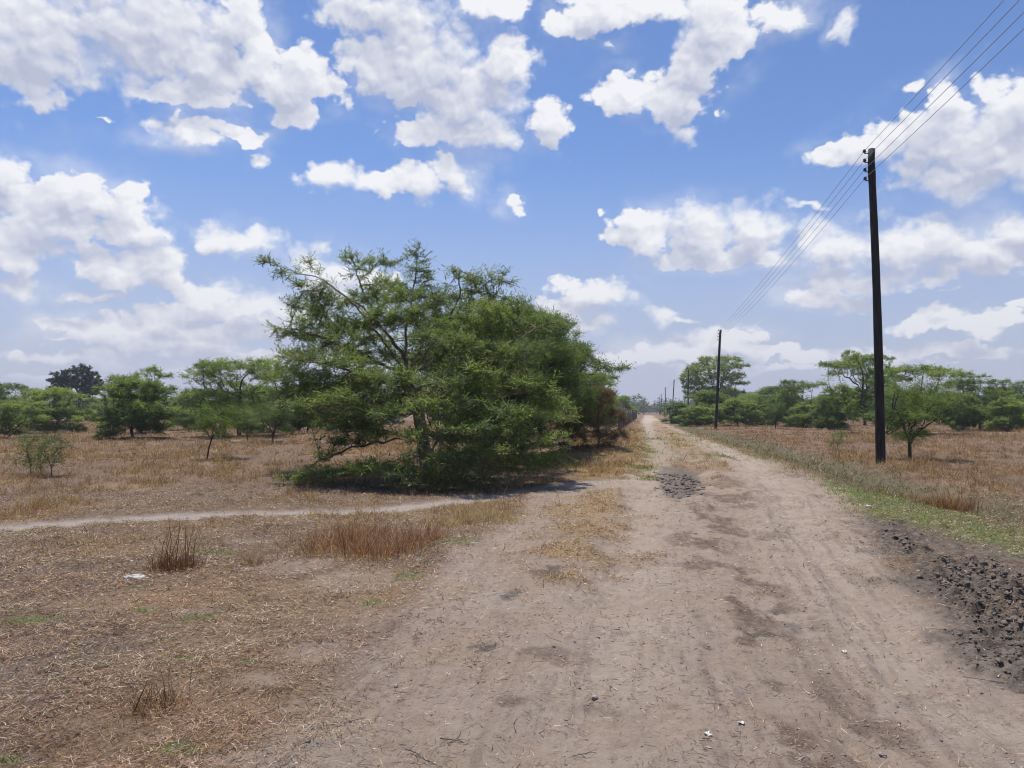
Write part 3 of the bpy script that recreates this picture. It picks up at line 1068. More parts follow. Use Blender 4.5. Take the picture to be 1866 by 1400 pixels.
def build_clods():
    n = 130000
    y = RNG.uniform(4.5, 15.5, n)
    x = RNG.uniform(2.5, 11, n)
    m = masks(x, y)
    big = m['clod'] * m['mud']
    dens = np.clip(big * (0.35 + 0.65 * sstep(-0.4, 0.4, m['n1'])) + m['mud'] * 0.30 * sstep(-0.1, 0.6, m['n1'] + m['n2']), 0, 1) * in_view(x, y, 1.0)
    k = RNG.uniform(0, 1, n) < dens
    x, y, big = x[k], y[k], big[k]
    s = RNG.gamma(1.1, 0.0056, len(x)) * (0.4 + 0.7 * big) + 0.002
    z = height(x, y) + s * 0.1
    me = lumps('mud_clods', x, y, z, s, M_CLOD, RNG, 0.75, 0.24, True)
    tag(link('mud_clods', me, M_CLOD), 'dark churned mud clods at the right edge of the road', 'mud', kind='stuff')
    # clods in the hole in the road
    n = 9000
    cx, cy = gp(1240, 882)
    x = cx + RNG.uniform(-1.0, 1.0, n)
    y = cy + RNG.uniform(-3.6, 3.6, n)
    m = masks(x, y)
    k = RNG.uniform(0, 1, n) < m['hole'] * (0.12 + 0.5 * sstep(0, 0.6, m['n2'] + m['n1']))
    x, y = x[k], y[k]
    s = RNG.gamma(1.2, 0.011, len(x)) + 0.005
    z = height(x, y)
    me = lumps('mud_clods', x, y, z, s, M_CLOD2, RNG, 0.65, 0.26, True)
    tag(link('mud_clods', me, M_CLOD2), 'grey broken mud clods filling the hole in the road', 'mud', kind='stuff')
    # crumbs of soil and tiny stones over the road
    n = 26000
    r = RNG.uniform(0, 1, n)
    y = 3.0 * (14 / 3.0) ** r
    x = RNG.uniform(-1, 1, n) * (0.68 * y + 0.5)
    m = masks(x, y)
    k = RNG.uniform(0, 1, n) < np.clip(m['bare'] * (0.10 + 0.8 * m['brown'] + 0.7 * m['dark'] + 0.25 * sstep(0.1, 0.6, m['n1'])), 0, 1) * (1 - m['mud'])
    x, y = x[k], y[k]
    s = RNG.gamma(1.8, 0.0014, len(x)) + 0.0015
    z = height(x, y) + s * 0.3
    t = NT('soil_crumb')
    P = t.n('TexCoord').outputs['Object']
    col = t.mix(t.ramp(t.noise(P, 9, 3), 0.35, 0.65), (0.17, 0.135, 0.11), (0.36, 0.30, 0.26))
    M = t.finish(principled(t, col, 0.95, 0.1))
    me = lumps('soil_crumbs', x, y, z, s, M, RNG)
    tag(link('soil_crumbs', me, M), 'small crumbs of soil scattered over the dirt road', 'soil', kind='stuff')


build_clods()


# ------------------------------------------------------------------ tubes
class Tubes:
    def __init__(s):
        s.V, s.Q, s.T, s.n = [], [], [], 0

    def chain(s, pts, rad, sides):
        pts = [Vector(p) for p in pts]
        if len(pts) < 2:
            return
        d0 = (pts[1] - pts[0]).normalized()
        ref = Vector((0, 0, 1)) if abs(d0.z) < 0.9 else Vector((1, 0, 0))
        a = d0.cross(ref).normalized()
        rings = []
        for i, p in enumerate(pts):
            d = (pts[min(i + 1, len(pts) - 1)] - pts[max(i - 1, 0)])
            if d.length < 1e-9:
                d = d0
            d.normalize()
            a = (a - d * a.dot(d))
            if a.length < 1e-6:
                a = d.orthogonal()
            a.normalize()
            b = d.cross(a)
            rr = rad[i]
            ring = []
            for k in range(sides):
                t = 2 * math.pi * k / sides
                v = p + (a * math.cos(t) + b * math.sin(t)) * rr
                s.V.append((v.x, v.y, v.z))
                ring.append(s.n)
                s.n += 1
            rings.append(ring)
        for i in range(len(rings) - 1):
            for k in range(sides):
                k2 = (k + 1) % sides
                s.Q.append((rings[i][k], rings[i][k2], rings[i + 1][k2], rings[i + 1][k]))
        for ring, flip in ((rings[0], True), (rings[-1], False)):
            for k in range(1, sides - 1):
                t = (ring[0], ring[k], ring[k + 1])
                s.T.append(t[::-1] if flip else t)

    def mesh(s, name, smooth=True):
        fl = []
        if s.Q: fl.append(np.array(s.Q))
        if s.T: fl.append(np.array(s.T))
        return np_mesh(name, np.array(s.V), fl, smooth)


# ------------------------------------------------------------------ trees by space colonisation
def grow(init, par0, attr, step, kill, iters, rng, tropism=(0, 0, 0.0)):
    pos = [np.array(p, float) for p in init]
    par = list(par0)
    A = np.array(attr)
    P = np.array(pos)
    D = np.linalg.norm(A[:, None] - P[None], axis=2)
    near = D.argmin(1)
    dist = D.min(1)
    alive = dist > kill
    nch = {}
    trop = np.array(tropism)
    for it in range(iters):
        idx = np.where(alive)[0]
        if len(idx) == 0:
            break
        ns, inv = np.unique(near[idx], return_inverse=True)
        P = np.array(pos)
        vec = unit(A[idx] - P[near[idx]])
        acc = np.zeros((len(ns), 3))
        np.add.at(acc, inv, vec)
        acc = unit(acc + rng.normal(0, 0.12, acc.shape)) + trop
        newp, newi = [], []
        for k, nd in enumerate(ns):
            c = nch.get(nd, 0)
            if c >= 4:
                alive[idx[inv == k]] = False
                continue
            nch[nd] = c + 1
            q = P[nd] + unit(acc[k]) * step
            pos.append(q)
            par.append(int(nd))
            newp.append(q)
            newi.append(len(pos) - 1)
        if not newp:
            break
        NP = np.array(newp)
        idx = np.where(alive)[0]
        if len(idx) == 0:
            break
        D = np.linalg.norm(A[idx][:, None] - NP[None], axis=2)
        mn, am = D.min(1), D.argmin(1)
        b = mn < dist[idx]
        near[idx[b]] = np.array(newi)[am[b]]
        dist[idx[b]] = mn[b]
        alive[idx] &= dist[idx] > kill
    return np.array(pos), np.array(par)


def make_tree(pos, par, rng, tip=0.004, expo=2.35, min_r=0.0, max_r=None, base_flare=1.3, twig_cut=0.0):
    n = len(pos)
    kids = [[] for _ in range(n)]
    for i in range(n):
        if par[i] >= 0:
            kids[par[i]].append(i)
    rad = np.zeros(n)
    cnt = np.zeros(n, int)
    for i in range(n - 1, -1, -1):
        if not kids[i]:
            rad[i] = tip
            cnt[i] = 1
        else:
            rad[i] = sum(rad[c] ** expo for c in kids[i]) ** (1 / expo)
            cnt[i] = sum(cnt[c] for c in kids[i])
    if max_r:
        sc = max_r / rad[0]
        rad = tip + (rad - tip) * (max_r - tip) / max(rad[0] - tip, 1e-6)
    tb = Tubes()
    stack = [(0, None)]
    while stack:
        st, pa = stack.pop()
        ch = [st] if pa is None else [pa, st]
        cur = st
        while kids[cur]:
            ks = sorted(kids[cur], key=lambda c: -rad[c])
            for c in ks[1:]:
                stack.append((c, cur))
            cur = ks[0]
            ch.append(cur)
        rr = [rad[c] for c in ch]
        if pa is not None:
            rr[0] = rr[1] if len(rr) > 1 else rr[0]
        if pa is None:
            rr[0] *= base_flare
        mr = max(rr)
        if mr < twig_cut:
            continue
        sides = 9 if mr > 0.07 else (6 if mr > 0.03 else (4 if mr > 0.012 else 3))
        tb.chain([pos[c] for c in ch], rr, sides)
    return tb, rad, cnt, kids


def shoots(pos, par, cnt, kids, rng, n_shoot, slen, nleaf, llen, lwid, pal, thin=6, up=0.15, hexa=False, spread=0.8, tb=None, droop=0.1, clump_scale=1.2):
    """leafy shoots on the thin branches; returns a leaf mesh"""
    thin_nodes = np.where((cnt <= thin) & (par >= 0))[0]
    w = np.where(cnt[thin_nodes] == 1, 3.0, 1.0)
    ch = rng.choice(thin_nodes, n_shoot, p=w / w.sum())
    d = unit(pos[ch] - pos[par[ch]])
    sd_ = unit(d * 0.8 + rng.normal(0, spread, (n_shoot, 3)) * np.array([1, 1, 0.55]) + np.array([0, 0, up]))
    sl = rng.uniform(slen[0], slen[1], n_shoot)
    st = pos[ch] - d * rng.uniform(0, 0.12, (n_shoot, 1))
    if tb is not None:
        for k in range(n_shoot):
            tb.chain([st[k], st[k] + sd_[k] * sl[k]], [0.0035, 0.002], 3)
    t = (np.arange(nleaf) + 0.5) / nleaf
    T = np.clip(t[None] + rng.normal(0, 0.04, (n_shoot, nleaf)), 0.05, 1.0)
    base = st[:, None] + sd_[:, None] * (sl[:, None] * T)[..., None]
    upv = unit(np.array([0, 0, 1.0]) + rng.normal(0, 0.35, (n_shoot, 3)))
    side = unit(np.cross(sd_, upv))
    sgn = np.where(np.arange(nleaf) % 2 == 0, 1.0, -1.0)[None, :, None]
    ld = unit(side[:, None] * sgn + sd_[:, None] * 0.75 + rng.normal(0, 0.28, (n_shoot, nleaf, 3)) + np.array([0, 0, 0.10 - droop]))
    base = base.reshape(-1, 3)
    ld = ld.reshape(-1, 3)
    n = len(base)
    ll = rng.uniform(llen[0], llen[1], n)
    lw = rng.uniform(lwid[0], lwid[1], n)
    ws = unit(np.cross(ld, np.array([0, 0, 1.0])) + rng.normal(0, 0.45, (n, 3)))
    # colours: clumps of fresher and darker leaves
    pal = np.array(pal)
    cn = fbm(st[:, 0] / clump_scale, (st[:, 2] * 1.6 + st[:, 1] * 0.7) / clump_scale, 2, int(rng.integers(1000)))
    f = np.clip(0.5 + cn * 0.9 + rng.normal(0, 0.2, n_shoot), 0, 1)[:, None]
    c = pal[0] * (1 - f) + pal[1] * f
    dusty = rng.uniform(0, 1, n_shoot) < 0.07
    c[dusty] = np.array([0.26, 0.25, 0.12]) * (0.5 + pal[1][1] * 1.5)
    c = np.repeat(c, nleaf, 0) * rng.uniform(0.75, 1.25, (n, 1))
    w_ = ws * lw[:, None] * 0.5
    tipv = ld * ll[:, None] + rng.normal(0, 0.12, (n, 3)) * ll[:, None]
    if hexa:
        V = np.stack([base, base + tipv * 0.25 + w_, base + tipv * 0.75 + w_, base + tipv, base + tipv * 0.75 - w_, base + tipv * 0.25 - w_], 1)
        b = (np.arange(n) * 6)[:, None]
        F = [b + np.array([[0, 1, 2, 3]]), b + np.array([[0, 3, 4, 5]])]
        k = 6
    else:
        V = np.stack([base - w_ * 0.5, base + tipv * 0.5 - w_, base + tipv, base + tipv * 0.5 + w_], 1)
        b = (np.arange(n) * 4)[:, None]
        F = [b + np.array([[0, 1, 2, 3]])]
        k = 4
    return np_mesh('crown', V.reshape(-1, 3), F, False, np.repeat(c, k, 0))


ACACIA = [(0.078, 0.125, 0.046), (0.185, 0.242, 0.070)]
ACACIA_FAR = [(0.110, 0.165, 0.056), (0.235, 0.298, 0.082)]


def pads(rng, centers, n_per, jitter=1.0):
    """points inside flattened ellipsoids (cx,cy,cz,rx,ry,rz)"""
    out = []
    for (cx, cy, cz, rx, ry, rz) in centers:
        k = max(4, int(n_per * (rx * ry) ** 0.75))
        v = unit(rng.normal(0, 1, (k, 3))) * rng.uniform(0, 1, (k, 1)) ** (1 / 2.6)
        out.append(v * np.array([rx, ry, rz]) + np.array([cx, cy, cz]))
    return np.concatenate(out)


def polyl(points, step):
    """resample a polyline"""
    out = [np.array(points[0], float)]
    for a, b in zip(points[:-1], points[1:]):
        a, b = np.array(a, float), np.array(b, float)
        k = max(1, int(round(np.linalg.norm(b - a) / step)))
        for i in range(1, k + 1):
            out.append(a + (b - a) * i / k)
    return out


def skeleton(trunk, limbs, step, rng, wob=0.02):
    """trunk: points; limbs: list of (attach point, points)"""
    init, par = [], []
    for p in polyl(trunk, step):
        init.append(p)
        par.append(len(init) - 2)
    for lp in limbs:
        pts = polyl(lp, step)
        d = [np.linalg.norm(q - pts[0]) for q in init]
        prev = int(np.argmin(d))
        for k, p in enumerate(pts[1:]):
            init.append(p + rng.normal(0, wob, 3))
            par.append(prev)
            prev = len(init) - 1
    return init, par


# ---- the big acacia beside the road
def big_acacia():
    rng = np.random.default_rng(11)
    D0 = 19.0
    base = np.array(at(778, 872, D0)); base[2] = hz(base[0], base[1]) - 0.05

    def q(px, py, dd=0.0):
        return np.array(at(px, py, D0 + dd))
    trunk = [base, q(775, 830), q(768, 790), q(762, 750, 0.05), q(752, 715, 0.1), q(744, 690, 0.1)]
    limbs = [
        [q(744, 690, .1), q(738, 650, .1), q(742, 600, .3), q(752, 540, .4), q(762, 455, .3)],
        [q(744, 690, .1), q(700, 625, -.3), q(650, 560, -.5), q(590, 510, -.6), q(520, 490, -.6), q(480, 478, -.6)],
        [q(738, 650, .1), q(690, 590, .5), q(660, 530, .8), q(640, 470, .9)],
        [q(744, 690, .1), q(670, 650, .3), q(600, 620, .8), q(540, 600, 1), q(500, 596, 1)],
        [q(738, 650, .1), q(660, 560, 0), q(600, 520, 0.2), q(562, 478, .3)],
        [q(744, 690, .1), q(780, 640, -.4), q(820, 580, -.5), q(840, 530, -.4), q(835, 495, -.4)],
        [q(744, 690, .1), q(800, 650, .4), q(870, 600, 1.0), q(905, 540, 1.4), q(915, 500, 1.6)],
        [q(752, 715, .1), q(820, 680, -.8), q(880, 650, -1.0), q(960, 610, -.6), q(1000, 590, -.4)],
        [q(752, 715, .1), q(800, 690, .8), q(880, 665, 1.6), q(950, 640, 2.2)],
        [q(752, 715, .1), q(690, 690, -1.2), q(620, 670, -1.8), q(560, 660, -1.9)],
        [q(762, 750, .1), q(700, 735, .8), q(630, 715, 1.6), q(560, 700, 1.9)],
        [q(762, 750, .05), q(840, 740, -1.2), q(920, 720, -1.8), q(980, 715, -1.8)],
        [q(762, 750, .05), q(720, 760, -1.5), q(650, 755, -2.4), q(590, 745, -2.6)],
        [q(768, 790), q(840, 790, -1.0), q(920, 800, -2.0), q(1000, 810, -2.2)],
        [q(768, 790), q(720, 800, -1.2), q(640, 815, -1.6), q(560, 850, -1.6)],
        [q(768, 790), q(790, 790, -1.8), q(800, 805, -3.0)],
        [q(775, 830), q(720, 840, -1.3), q(660, 850, -2.2), q(600, 860, -2.4)],
        [q(775, 830), q(850, 840, -1.3), q(930, 850, -1.8)],
        [q(762, 750), q(770, 730, 1.5), q(790, 700, 3.0)],
        [q(744, 690), q(760, 640, 1.5), q(780, 600, 2.6)],
    ]
    step = 0.15
    init, par = skeleton(trunk, limbs, step, rng, 0.02)
    # crown pads: pixel x, y, depth offset, half width px, half depth m, half height px
    PADS = [
        (482, 482, -.6, 20, .2, 12), (520, 500, -.6, 26, .3, 14), (560, 482, .3, 18, .3, 18), (575, 530, -.5, 34, .5, 20),
        (505, 600, 1, 18, .25, 12), (530, 612, 1, 24, .3, 12), (575, 590, .3, 44, .7, 22), (640, 478, .9, 26, .35, 14),
        (660, 500, .9, 34, .5, 20), (625, 545, 0, 46, .8, 24), (762, 468, .3, 22, .35, 26), (765, 505, .3, 38, .6, 26),
        (715, 545, .6, 54, .9, 26), (800, 540, .2, 44, .8, 26), (835, 505, -.4, 28, .4, 20), (870, 535, .6, 40, .7, 24),
        (915, 512, 1.6, 22, .4, 20), (905, 560, 1.2, 46, .8, 24), (680, 590, .8, 60, 1.0, 24), (770, 585, 1.4, 60, 1.0, 24),
        (840, 600, -.9, 50, .8, 26), (730, 575, -1.2, 56, .8, 22), (950, 600, .4, 52, .9, 24), (640, 625, -.9, 58, .8, 24), (990, 590, -.2, 34, .6, 16),
        (560, 655, -1.8, 44, .7, 18), (620, 665, -1.6, 60, .9, 20), (585, 690, 1.6, 70, 1.0, 22), (535, 680, 1.9, 40, .7, 18),
        (680, 650, 1.8, 54, 1.0, 22), (880, 640, -1.2, 60, .9, 26), (940, 655, 1.6, 60, 1.0, 26), (860, 680, -2.0, 60, .9, 22),
        (990, 640, -.4, 50, .8, 22), (790, 655, 2.6, 70, 1.0, 26), (700, 690, -2.2, 60, .8, 16), (620, 730, -2.4, 70, .9, 20),
        (570, 745, -2.6, 44, .8, 18), (560, 715, 1.4, 60, 1.0, 18), (960, 705, -1.8, 70, 1.0, 24), (860, 735, -2.6, 60, .8, 20),
        (780, 740, -3.2, 44, .6, 16), (1010, 740, -1.8, 40, .7, 20), (690, 755, -2.8, 50, .7, 16), (920, 760, -2.8, 60, .8, 22),
        (840, 785, -3.4, 60, .7, 20), (990, 800, -2.6, 46, .8, 24), (900, 820, -3.0, 70, .8, 22), (1010, 840, -2.2, 36, .6, 14),
        (770, 800, -3.3, 44, .6, 20), (820, 850, -3.2, 60, .8, 22), (740, 860, -3.2, 60, .7, 18), (950, 850, -2.4, 60, .8, 18),
        (680, 855, -2.8, 56, .7, 14), (610, 862, -2.4, 56, .7, 12), (545, 868, -2.0, 40, .6, 9), (640, 812, -1.6, 50, .6, 14),
        (600, 835, -1.7, 34, .5, 10), (650, 780, -1.0, 46, .7, 12), (870, 880, -3.0, 50, .6, 10), (780, 882, -3.2, 60, .6, 8),
        (900, 790, 2.4, 90, 1.2, 30), (820, 830, 2.8, 90, 1.2, 22), (990, 760, 2.4, 60, 1.0, 26), (720, 720, 3.0, 60, 1.0, 20),
        (840, 720, 3.0, 80, 1.0, 30), (650, 590, 1.8, 60, .9, 22), (600, 640, .2, 50, .8, 20), (640, 700, -.8, 60, .9, 18), (545, 700, .4, 40, .7, 16), (600, 760, .6, 50, .8, 14),
        (520, 720, .8, 46, .8, 20), (560, 740, -.4, 56, .9, 20), (620, 770, -1.6, 56, .8, 16), (680, 790, -2.4, 46, .6, 14), (540, 650, .2, 40, .7, 18),
        (610, 600, 1.4, 46, .8, 20), (600, 560, -.4, 40, .7, 18), (870, 510, .2, 34, .6, 22), (880, 570, -.6, 50, .9, 22), (930, 560, .6, 40, .8, 24), (960, 640, -1.6, 56, .9, 24),
        (810, 620, -1.8, 50, .8, 22), (760, 540, -.6, 44, .7, 20), (800, 700, -2.8, 50, .7, 16), (660, 700, 2.4, 60, .9, 20), (580, 620, 2.2, 46, .8, 18), (690, 480, .6, 30, .5, 14), (500, 690, 1.4, 30, .6, 14),
        (690, 620, 2.6, 50, .8, 20), (820, 560, 1.8, 60, .9, 22), (560, 560, 1.2, 40, .7, 18), (700, 520, 1.6, 44, .7, 18), (650, 735, 2.8, 60, .8, 20), (940, 690, 3.2, 70, 1.0, 30), (860, 630, 2.8, 60, 1.0, 24),
    ]
    cs = []
    for (px, py, dd, hw, hd, hh) in PADS:
        p = q(px, py, dd)
        k = (D0 + dd) / FPX
        cs.append((p[0], p[1], max(p[2], 0.18), hw * k, hd, hh * k * 0.72))
    A = pads(rng, cs, 62)
    pos, par = grow(init, par, A, step, 0.17, 70, rng, (0, 0, 0.03))
    tb, rad, cnt, kids = make_tree(pos, par, rng, tip=0.004, expo=2.05, max_r=0.16)
    crown = shoots(pos, np.array(par), cnt, kids, rng, 16500, (0.14, 0.40), 9, (0.07, 0.15), (0.012, 0.022), ACACIA,
                   thin=5, up=0.22, hexa=True, spread=0.65, tb=tb, clump_scale=1.3)
    off = base.copy(); off[2] = 0
    root = bpy.data.objects.new('acacia_tree', None)
    C.objects.link(root)
    root.location = off
    tag(root, 'large spreading acacia with crown reaching the ground, left of the road beside the footpath', 'tree')
    wood = tb.mesh('trunk')
    for me in (wood, crown):
        me.transform(Matrix.Translation(-Vector(off)))
    link('trunk', wood, M_BARK, root)
    link('crown', crown, M_LEAF, root)


big_acacia()


# ---- prototype trees
def proto_bush(seed, h, r, n_pads=26, n_per=26, leafs=1500, low=0.06, pal=ACACIA_FAR, llen=(0.14, 0.30), lwid=(0.035, 0.06), top=0.95, tip=0.006, nleaf=8, mat=None, trk=0.022, flat=0.07):
    rng = np.random.default_rng(seed)
    cs = []
    for k in range(n_pads):
        z = h * rng.uniform(low, top)
        zz = (z - 0.38 * h) / (0.66 * h)
        Rz = r * math.sqrt(max(0.06, 1 - zz * zz))
        rho = Rz * math.sqrt(rng.uniform(0.05, 0.95)) * 0.88
        a = rng.uniform(0, 6.283)
        s = rng.uniform(0.7, 1.3)
        cs.append((rho * math.cos(a), rho * math.sin(a), max(z, 0.12), 0.30 * r * s, 0.30 * r * s, flat * h * s))
    A = pads(rng, cs, n_per)
    step = h * 0.045
    tr = [(0, 0, -0.1), (rng.normal(0, .03) * h, rng.normal(0, .03) * h, 0.15 * h), (rng.normal(0, .05) * h, rng.normal(0, .05) * h, 0.3 * h)]
    limbs = []
    for k in range(6):
        a = k * 1.05 + rng.uniform(-.3, .3)
        e = rng.uniform(0.25, 0.8)
        t0 = np.array(tr[rng.integers(1, 3)])
        L_ = rng.uniform(0.4, 0.65) * r
        limbs.append([t0, t0 + np.array([math.cos(a), math.sin(a), e]) * L_ * 0.5, t0 + np.array([math.cos(a), math.sin(a), e * 0.8]) * L_])
    init, par = skeleton(tr, limbs, step, rng, 0.01 * h)
    pos, par = grow(init, par, A, step, step * 1.15, 60, rng, (0, 0, 0.03))
    tb, rad, cnt, kids = make_tree(pos, par, rng, tip=tip, expo=2.1, max_r=trk * h, twig_cut=tip * 0.5)
    crown = shoots(pos, np.array(par), cnt, kids, rng, leafs, (0.15, 0.5), nleaf, llen, lwid, pal, thin=6, up=0.15, spread=0.6, clump_scale=0.5 * h)
    return tb.mesh('trunk'), crown


def proto_umbrella(seed, h, r, layers=3, n_pads=24, n_per=26, leafs=1500, bare=0.32, pal=ACACIA_FAR, llen=(0.14, 0.30), lwid=(0.035, 0.06), flat=0.035, tip=0.006, lean=0.0, nleaf=8, trk=0.022):
    rng = np.random.default_rng(seed)
    cs = []
    for k in range(n_pads):
        lv = rng.uniform(0, 1)
        z = h * (bare + 0.08 + (0.97 - bare - 0.08) * lv ** 0.8)
        zz = (z / h - 0.74) / 0.62
        Rz = r * math.sqrt(max(0.08, 1 - zz * zz))
        if z > 0.9 * h:
            Rz *= 0.7
        rho = Rz * math.sqrt(rng.uniform(0.03, 1)) * 0.85
        a = rng.uniform(0, 6.283)
        s = rng.uniform(0.7, 1.35)
        cs.append((rho * math.cos(a) + lean * z, rho * math.sin(a), z, 0.32 * r * s, 0.32 * r * s, flat * h * s))
    A = pads(rng, cs, n_per)
    step = h * 0.04
    t1 = np.array([lean * bare * h + rng.normal(0, .02) * h, rng.normal(0, .02) * h, bare * h])
    tr = [(0, 0, -0.1), tuple(t1 * np.array([.4, .6, .5])), tuple(t1)]
    limbs = []
    for k in range(7):
        a = k * 0.9 + rng.uniform(-.3, .3)
        rr = rng.uniform(0.35, 0.7) * r
        e = rng.uniform(0.22, 0.5) * h
        limbs.append([t1, t1 + np.array([math.cos(a) * rr * .4, math.sin(a) * rr * .4, e * .55]), t1 + np.array([math.cos(a) * rr, math.sin(a) * rr, e])])
    init, par = skeleton(tr, limbs, step, rng, 0.008 * h)
    pos, par = grow(init, par, A, step, step * 1.2, 60, rng, (0, 0, 0.02))
    tb, rad, cnt, kids = make_tree(pos, par, rng, tip=tip, expo=2.1, max_r=trk * h, twig_cut=tip * 0.5)
    crown = shoots(pos, np.array(par), cnt, kids, rng, leafs, (0.15, 0.5), nleaf, llen, lwid, pal, thin=6, up=0.08, spread=0.6, clump_scale=0.4 * h)
    return tb.mesh('trunk'), crown


PROTO = {}


def add_proto(key, pair, leafmat=M_LEAF, barkmat=M_BARK_DARK):
    t, c = pair
    t.materials.append(barkmat)
    c.materials.append(leafmat)
    PROTO[key] = (t, c)


for k, sd_ in enumerate((101, 102, 103)):
    add_proto(f'bush{k}', proto_bush(sd_, 4.0, 2.9, n_pads=36, leafs=4300, low=0.03))
for k, sd_ in enumerate((201, 202, 203)):
    add_proto(f'umb{k}', proto_umbrella(sd_, 6.0, 3.9, n_pads=32, leafs=4400, bare=(-0.02, 0.10, 0.02)[k], flat=0.042))
add_proto('tall', proto_umbrella(211, 10.0, 5.6, n_pads=46, leafs=6500, bare=0.22, llen=(0.2, 0.42), lwid=(0.05, 0.09)))
add_proto('airy', proto_umbrella(212, 8.5, 4.4, n_pads=22, leafs=3000, bare=0.38, flat=0.025))
add_proto('near', proto_bush(104, 5.2, 3.6, n_pads=64, n_per=34, leafs=10500, flat=0.035, llen=(0.10, 0.22), lwid=(0.020, 0.036), pal=ACACIA, low=0.04))
add_proto('near2', proto_umbrella(105, 5.0, 3.4, n_pads=56, n_per=34, leafs=10500, bare=0.04, llen=(0.10, 0.22), lwid=(0.020, 0.036), pal=ACACIA, flat=0.028))
add_proto('near3', proto_umbrella(107, 5.0, 3.4, n_pads=44, n_per=34, leafs=8500, bare=0.27, llen=(0.10, 0.20), lwid=(0.020, 0.034), pal=ACACIA, flat=0.03))
add_proto('sapling', proto_umbrella(301, 2.4, 1.25, n_pads=30, n_per=60, leafs=2600, bare=0.2, llen=(0.06, 0.13), lwid=(0.014, 0.026), flat=0.06, tip=0.004, pal=ACACIA, nleaf=7))
add_proto('sapling2', proto_umbrella(302, 1.8, 1.2, n_pads=16, n_per=50, leafs=1200, bare=0.38, llen=(0.07, 0.14), lwid=(0.016, 0.03), flat=0.05, tip=0.004, pal=[(0.07, 0.12, 0.025), (0.13, 0.19, 0.04)], lean=0.3, nleaf=7, trk=0.018))
add_proto('seedling', proto_umbrella(303, 1.05, 0.55, n_pads=12, n_per=80, leafs=380, bare=0.22, trk=0.012, llen=(0.04, 0.09), lwid=(0.014, 0.026), flat=0.09, tip=0.0035, pal=[(0.06, 0.11, 0.025), (0.12, 0.17, 0.04)], nleaf=6))
BRN = [(0.10, 0.060, 0.040), (0.15, 0.095, 0.058)]
add_proto('drybush', proto_bush(106, 3.2, 1.9, n_pads=40, leafs=5200, low=0.05, trk=0.012, pal=BRN, llen=(0.06, 0.16), lwid=(0.012, 0.022), tip=0.006))
add_proto('broad', proto_umbrella(213, 9.0, 4.0, n_pads=22, n_per=24, leafs=2300, bare=0.42, pal=[(0.035, 0.058, 0.038), (0.065, 0.09, 0.055)], llen=(0.22, 0.4), lwid=(0.14, 0.24), flat=0.075, tip=0.01), M_DARKLEAF)


def tree_at(key, kind, px, d, hh=None, label=None, group=None, cat='tree', rot=None, sx=1.0, native=4.0, dz=0.0):
    """px: photo x of the foot at distance d; hh: wanted height"""
    t, c = PROTO[key]
    x = (px - 933) / FPX * d
    root = bpy.data.objects.new(kind, None)
    C.objects.link(root)
    z = hz(x, d) if d < 100 else 0.0
    root.location = (x, d, z + dz)
    s = (hh / native) if hh else 1.0
    root.scale = (s * sx, s * sx, s)
    root.rotation_euler = (0, 0, random.uniform(0, 6.28) if rot is None else rot)
    link('trunk', t, None, root)
    link('crown', c, None, root)
    tag(root, label, cat, group)
    return root


def H(top, d):
    return (750 - top) * d / FPX + EYE


# left of the road, behind the big acacia
T = tree_at
T('near', 'acacia_tree', 938, 27.5, H(560, 27.5), 'bushy acacia right behind the big acacia, overhanging the dry brown bush', native=5.2, rot=0.4, sx=0.74)
T('near2', 'acacia_tree', 890, 26, H(570, 26), 'acacia hidden behind the right half of the big acacia', native=5.0, rot=2.2)
T('near3', 'acacia_tree', 985, 37, H(588, 36), 'acacia with layered branch tips reaching right toward the road', native=5.0, rot=4.0, sx=0.98)
T('umb1', 'acacia_tree', 1050, 50, H(672, 50), 'acacia by the near end of the wire fence', native=6.0, rot=1.0, sx=1.1)
T('bush1', 'acacia_bush', 1066, 62, H(700, 62), 'green bush behind the first posts of the wire fence', native=4.0, cat='bush', sx=0.9)
T('bush2', 'acacia_bush', 1086, 86, H(704, 86), 'green bush in the middle of the row along the wire fence', native=4.0, cat='bush', sx=1.0)
T('bush0', 'acacia_bush', 1122, 125, H(722, 125), 'small far green bush at the end of the wire fence', native=4.0, cat='bush', sx=1.1)
T('drybush', 'dry_bush', 1092, 28.5, H(722, 29) + 0.3, 'leafless brown thorn bush on the bank left of the road', native=3.2, cat='bush', rot=1.0, sx=0.9, dz=-0.35)
T('drybush', 'dry_bush', 1020, 29, H(755, 29), 'brown thorny undergrowth under the acacia behind the big tree', native=3.2, cat='bush', rot=3.0)

# plain on the left
T('umb0', 'acacia_tree', 5, 60, H(688, 60), 'round-topped acacia cut by the left edge of the photo', native=6.0, sx=0.85, rot=1.2)
T('umb2', 'acacia_tree', 20, 48, H(728, 48), 'low acacia with bare stems at the far left', native=6.0, sx=1.3, rot=0.5)
T('bush0', 'acacia_bush', 103, 58, H(708, 58), 'dark round acacia bush left of the widest bush on the left plain', native=4.0, cat='bush', sx=1.1)
T('broad', 'broadleaf_tree', 142, 135, H(667, 135), 'dark broad-leaved tree with open crown rising above the bushes on the left', native=9.0, rot=0.9, sx=1.05)
T('bush1', 'acacia_bush', 245, 46, H(690, 46), 'widest acacia bush on the left plain, its skirt touching the grass', native=4.0, cat='bush', sx=1.05, rot=2.0)
T('umb0', 'acacia_tree', 258, 58, H(674, 58), 'flat-topped acacia behind the widest left bush', native=6.0, rot=2.6, sx=0.9)
T('umb1', 'acacia_tree', 437, 50, H(652, 50), 'dark-limbed flat acacia left of the big acacia', native=6.0, rot=5.0, sx=1.25)
T('bush2', 'acacia_bush', 345, 66, H(712, 66), 'bush in the gap between the widest left bush and the dark-limbed acacia', native=4.0, cat='bush', sx=0.9)
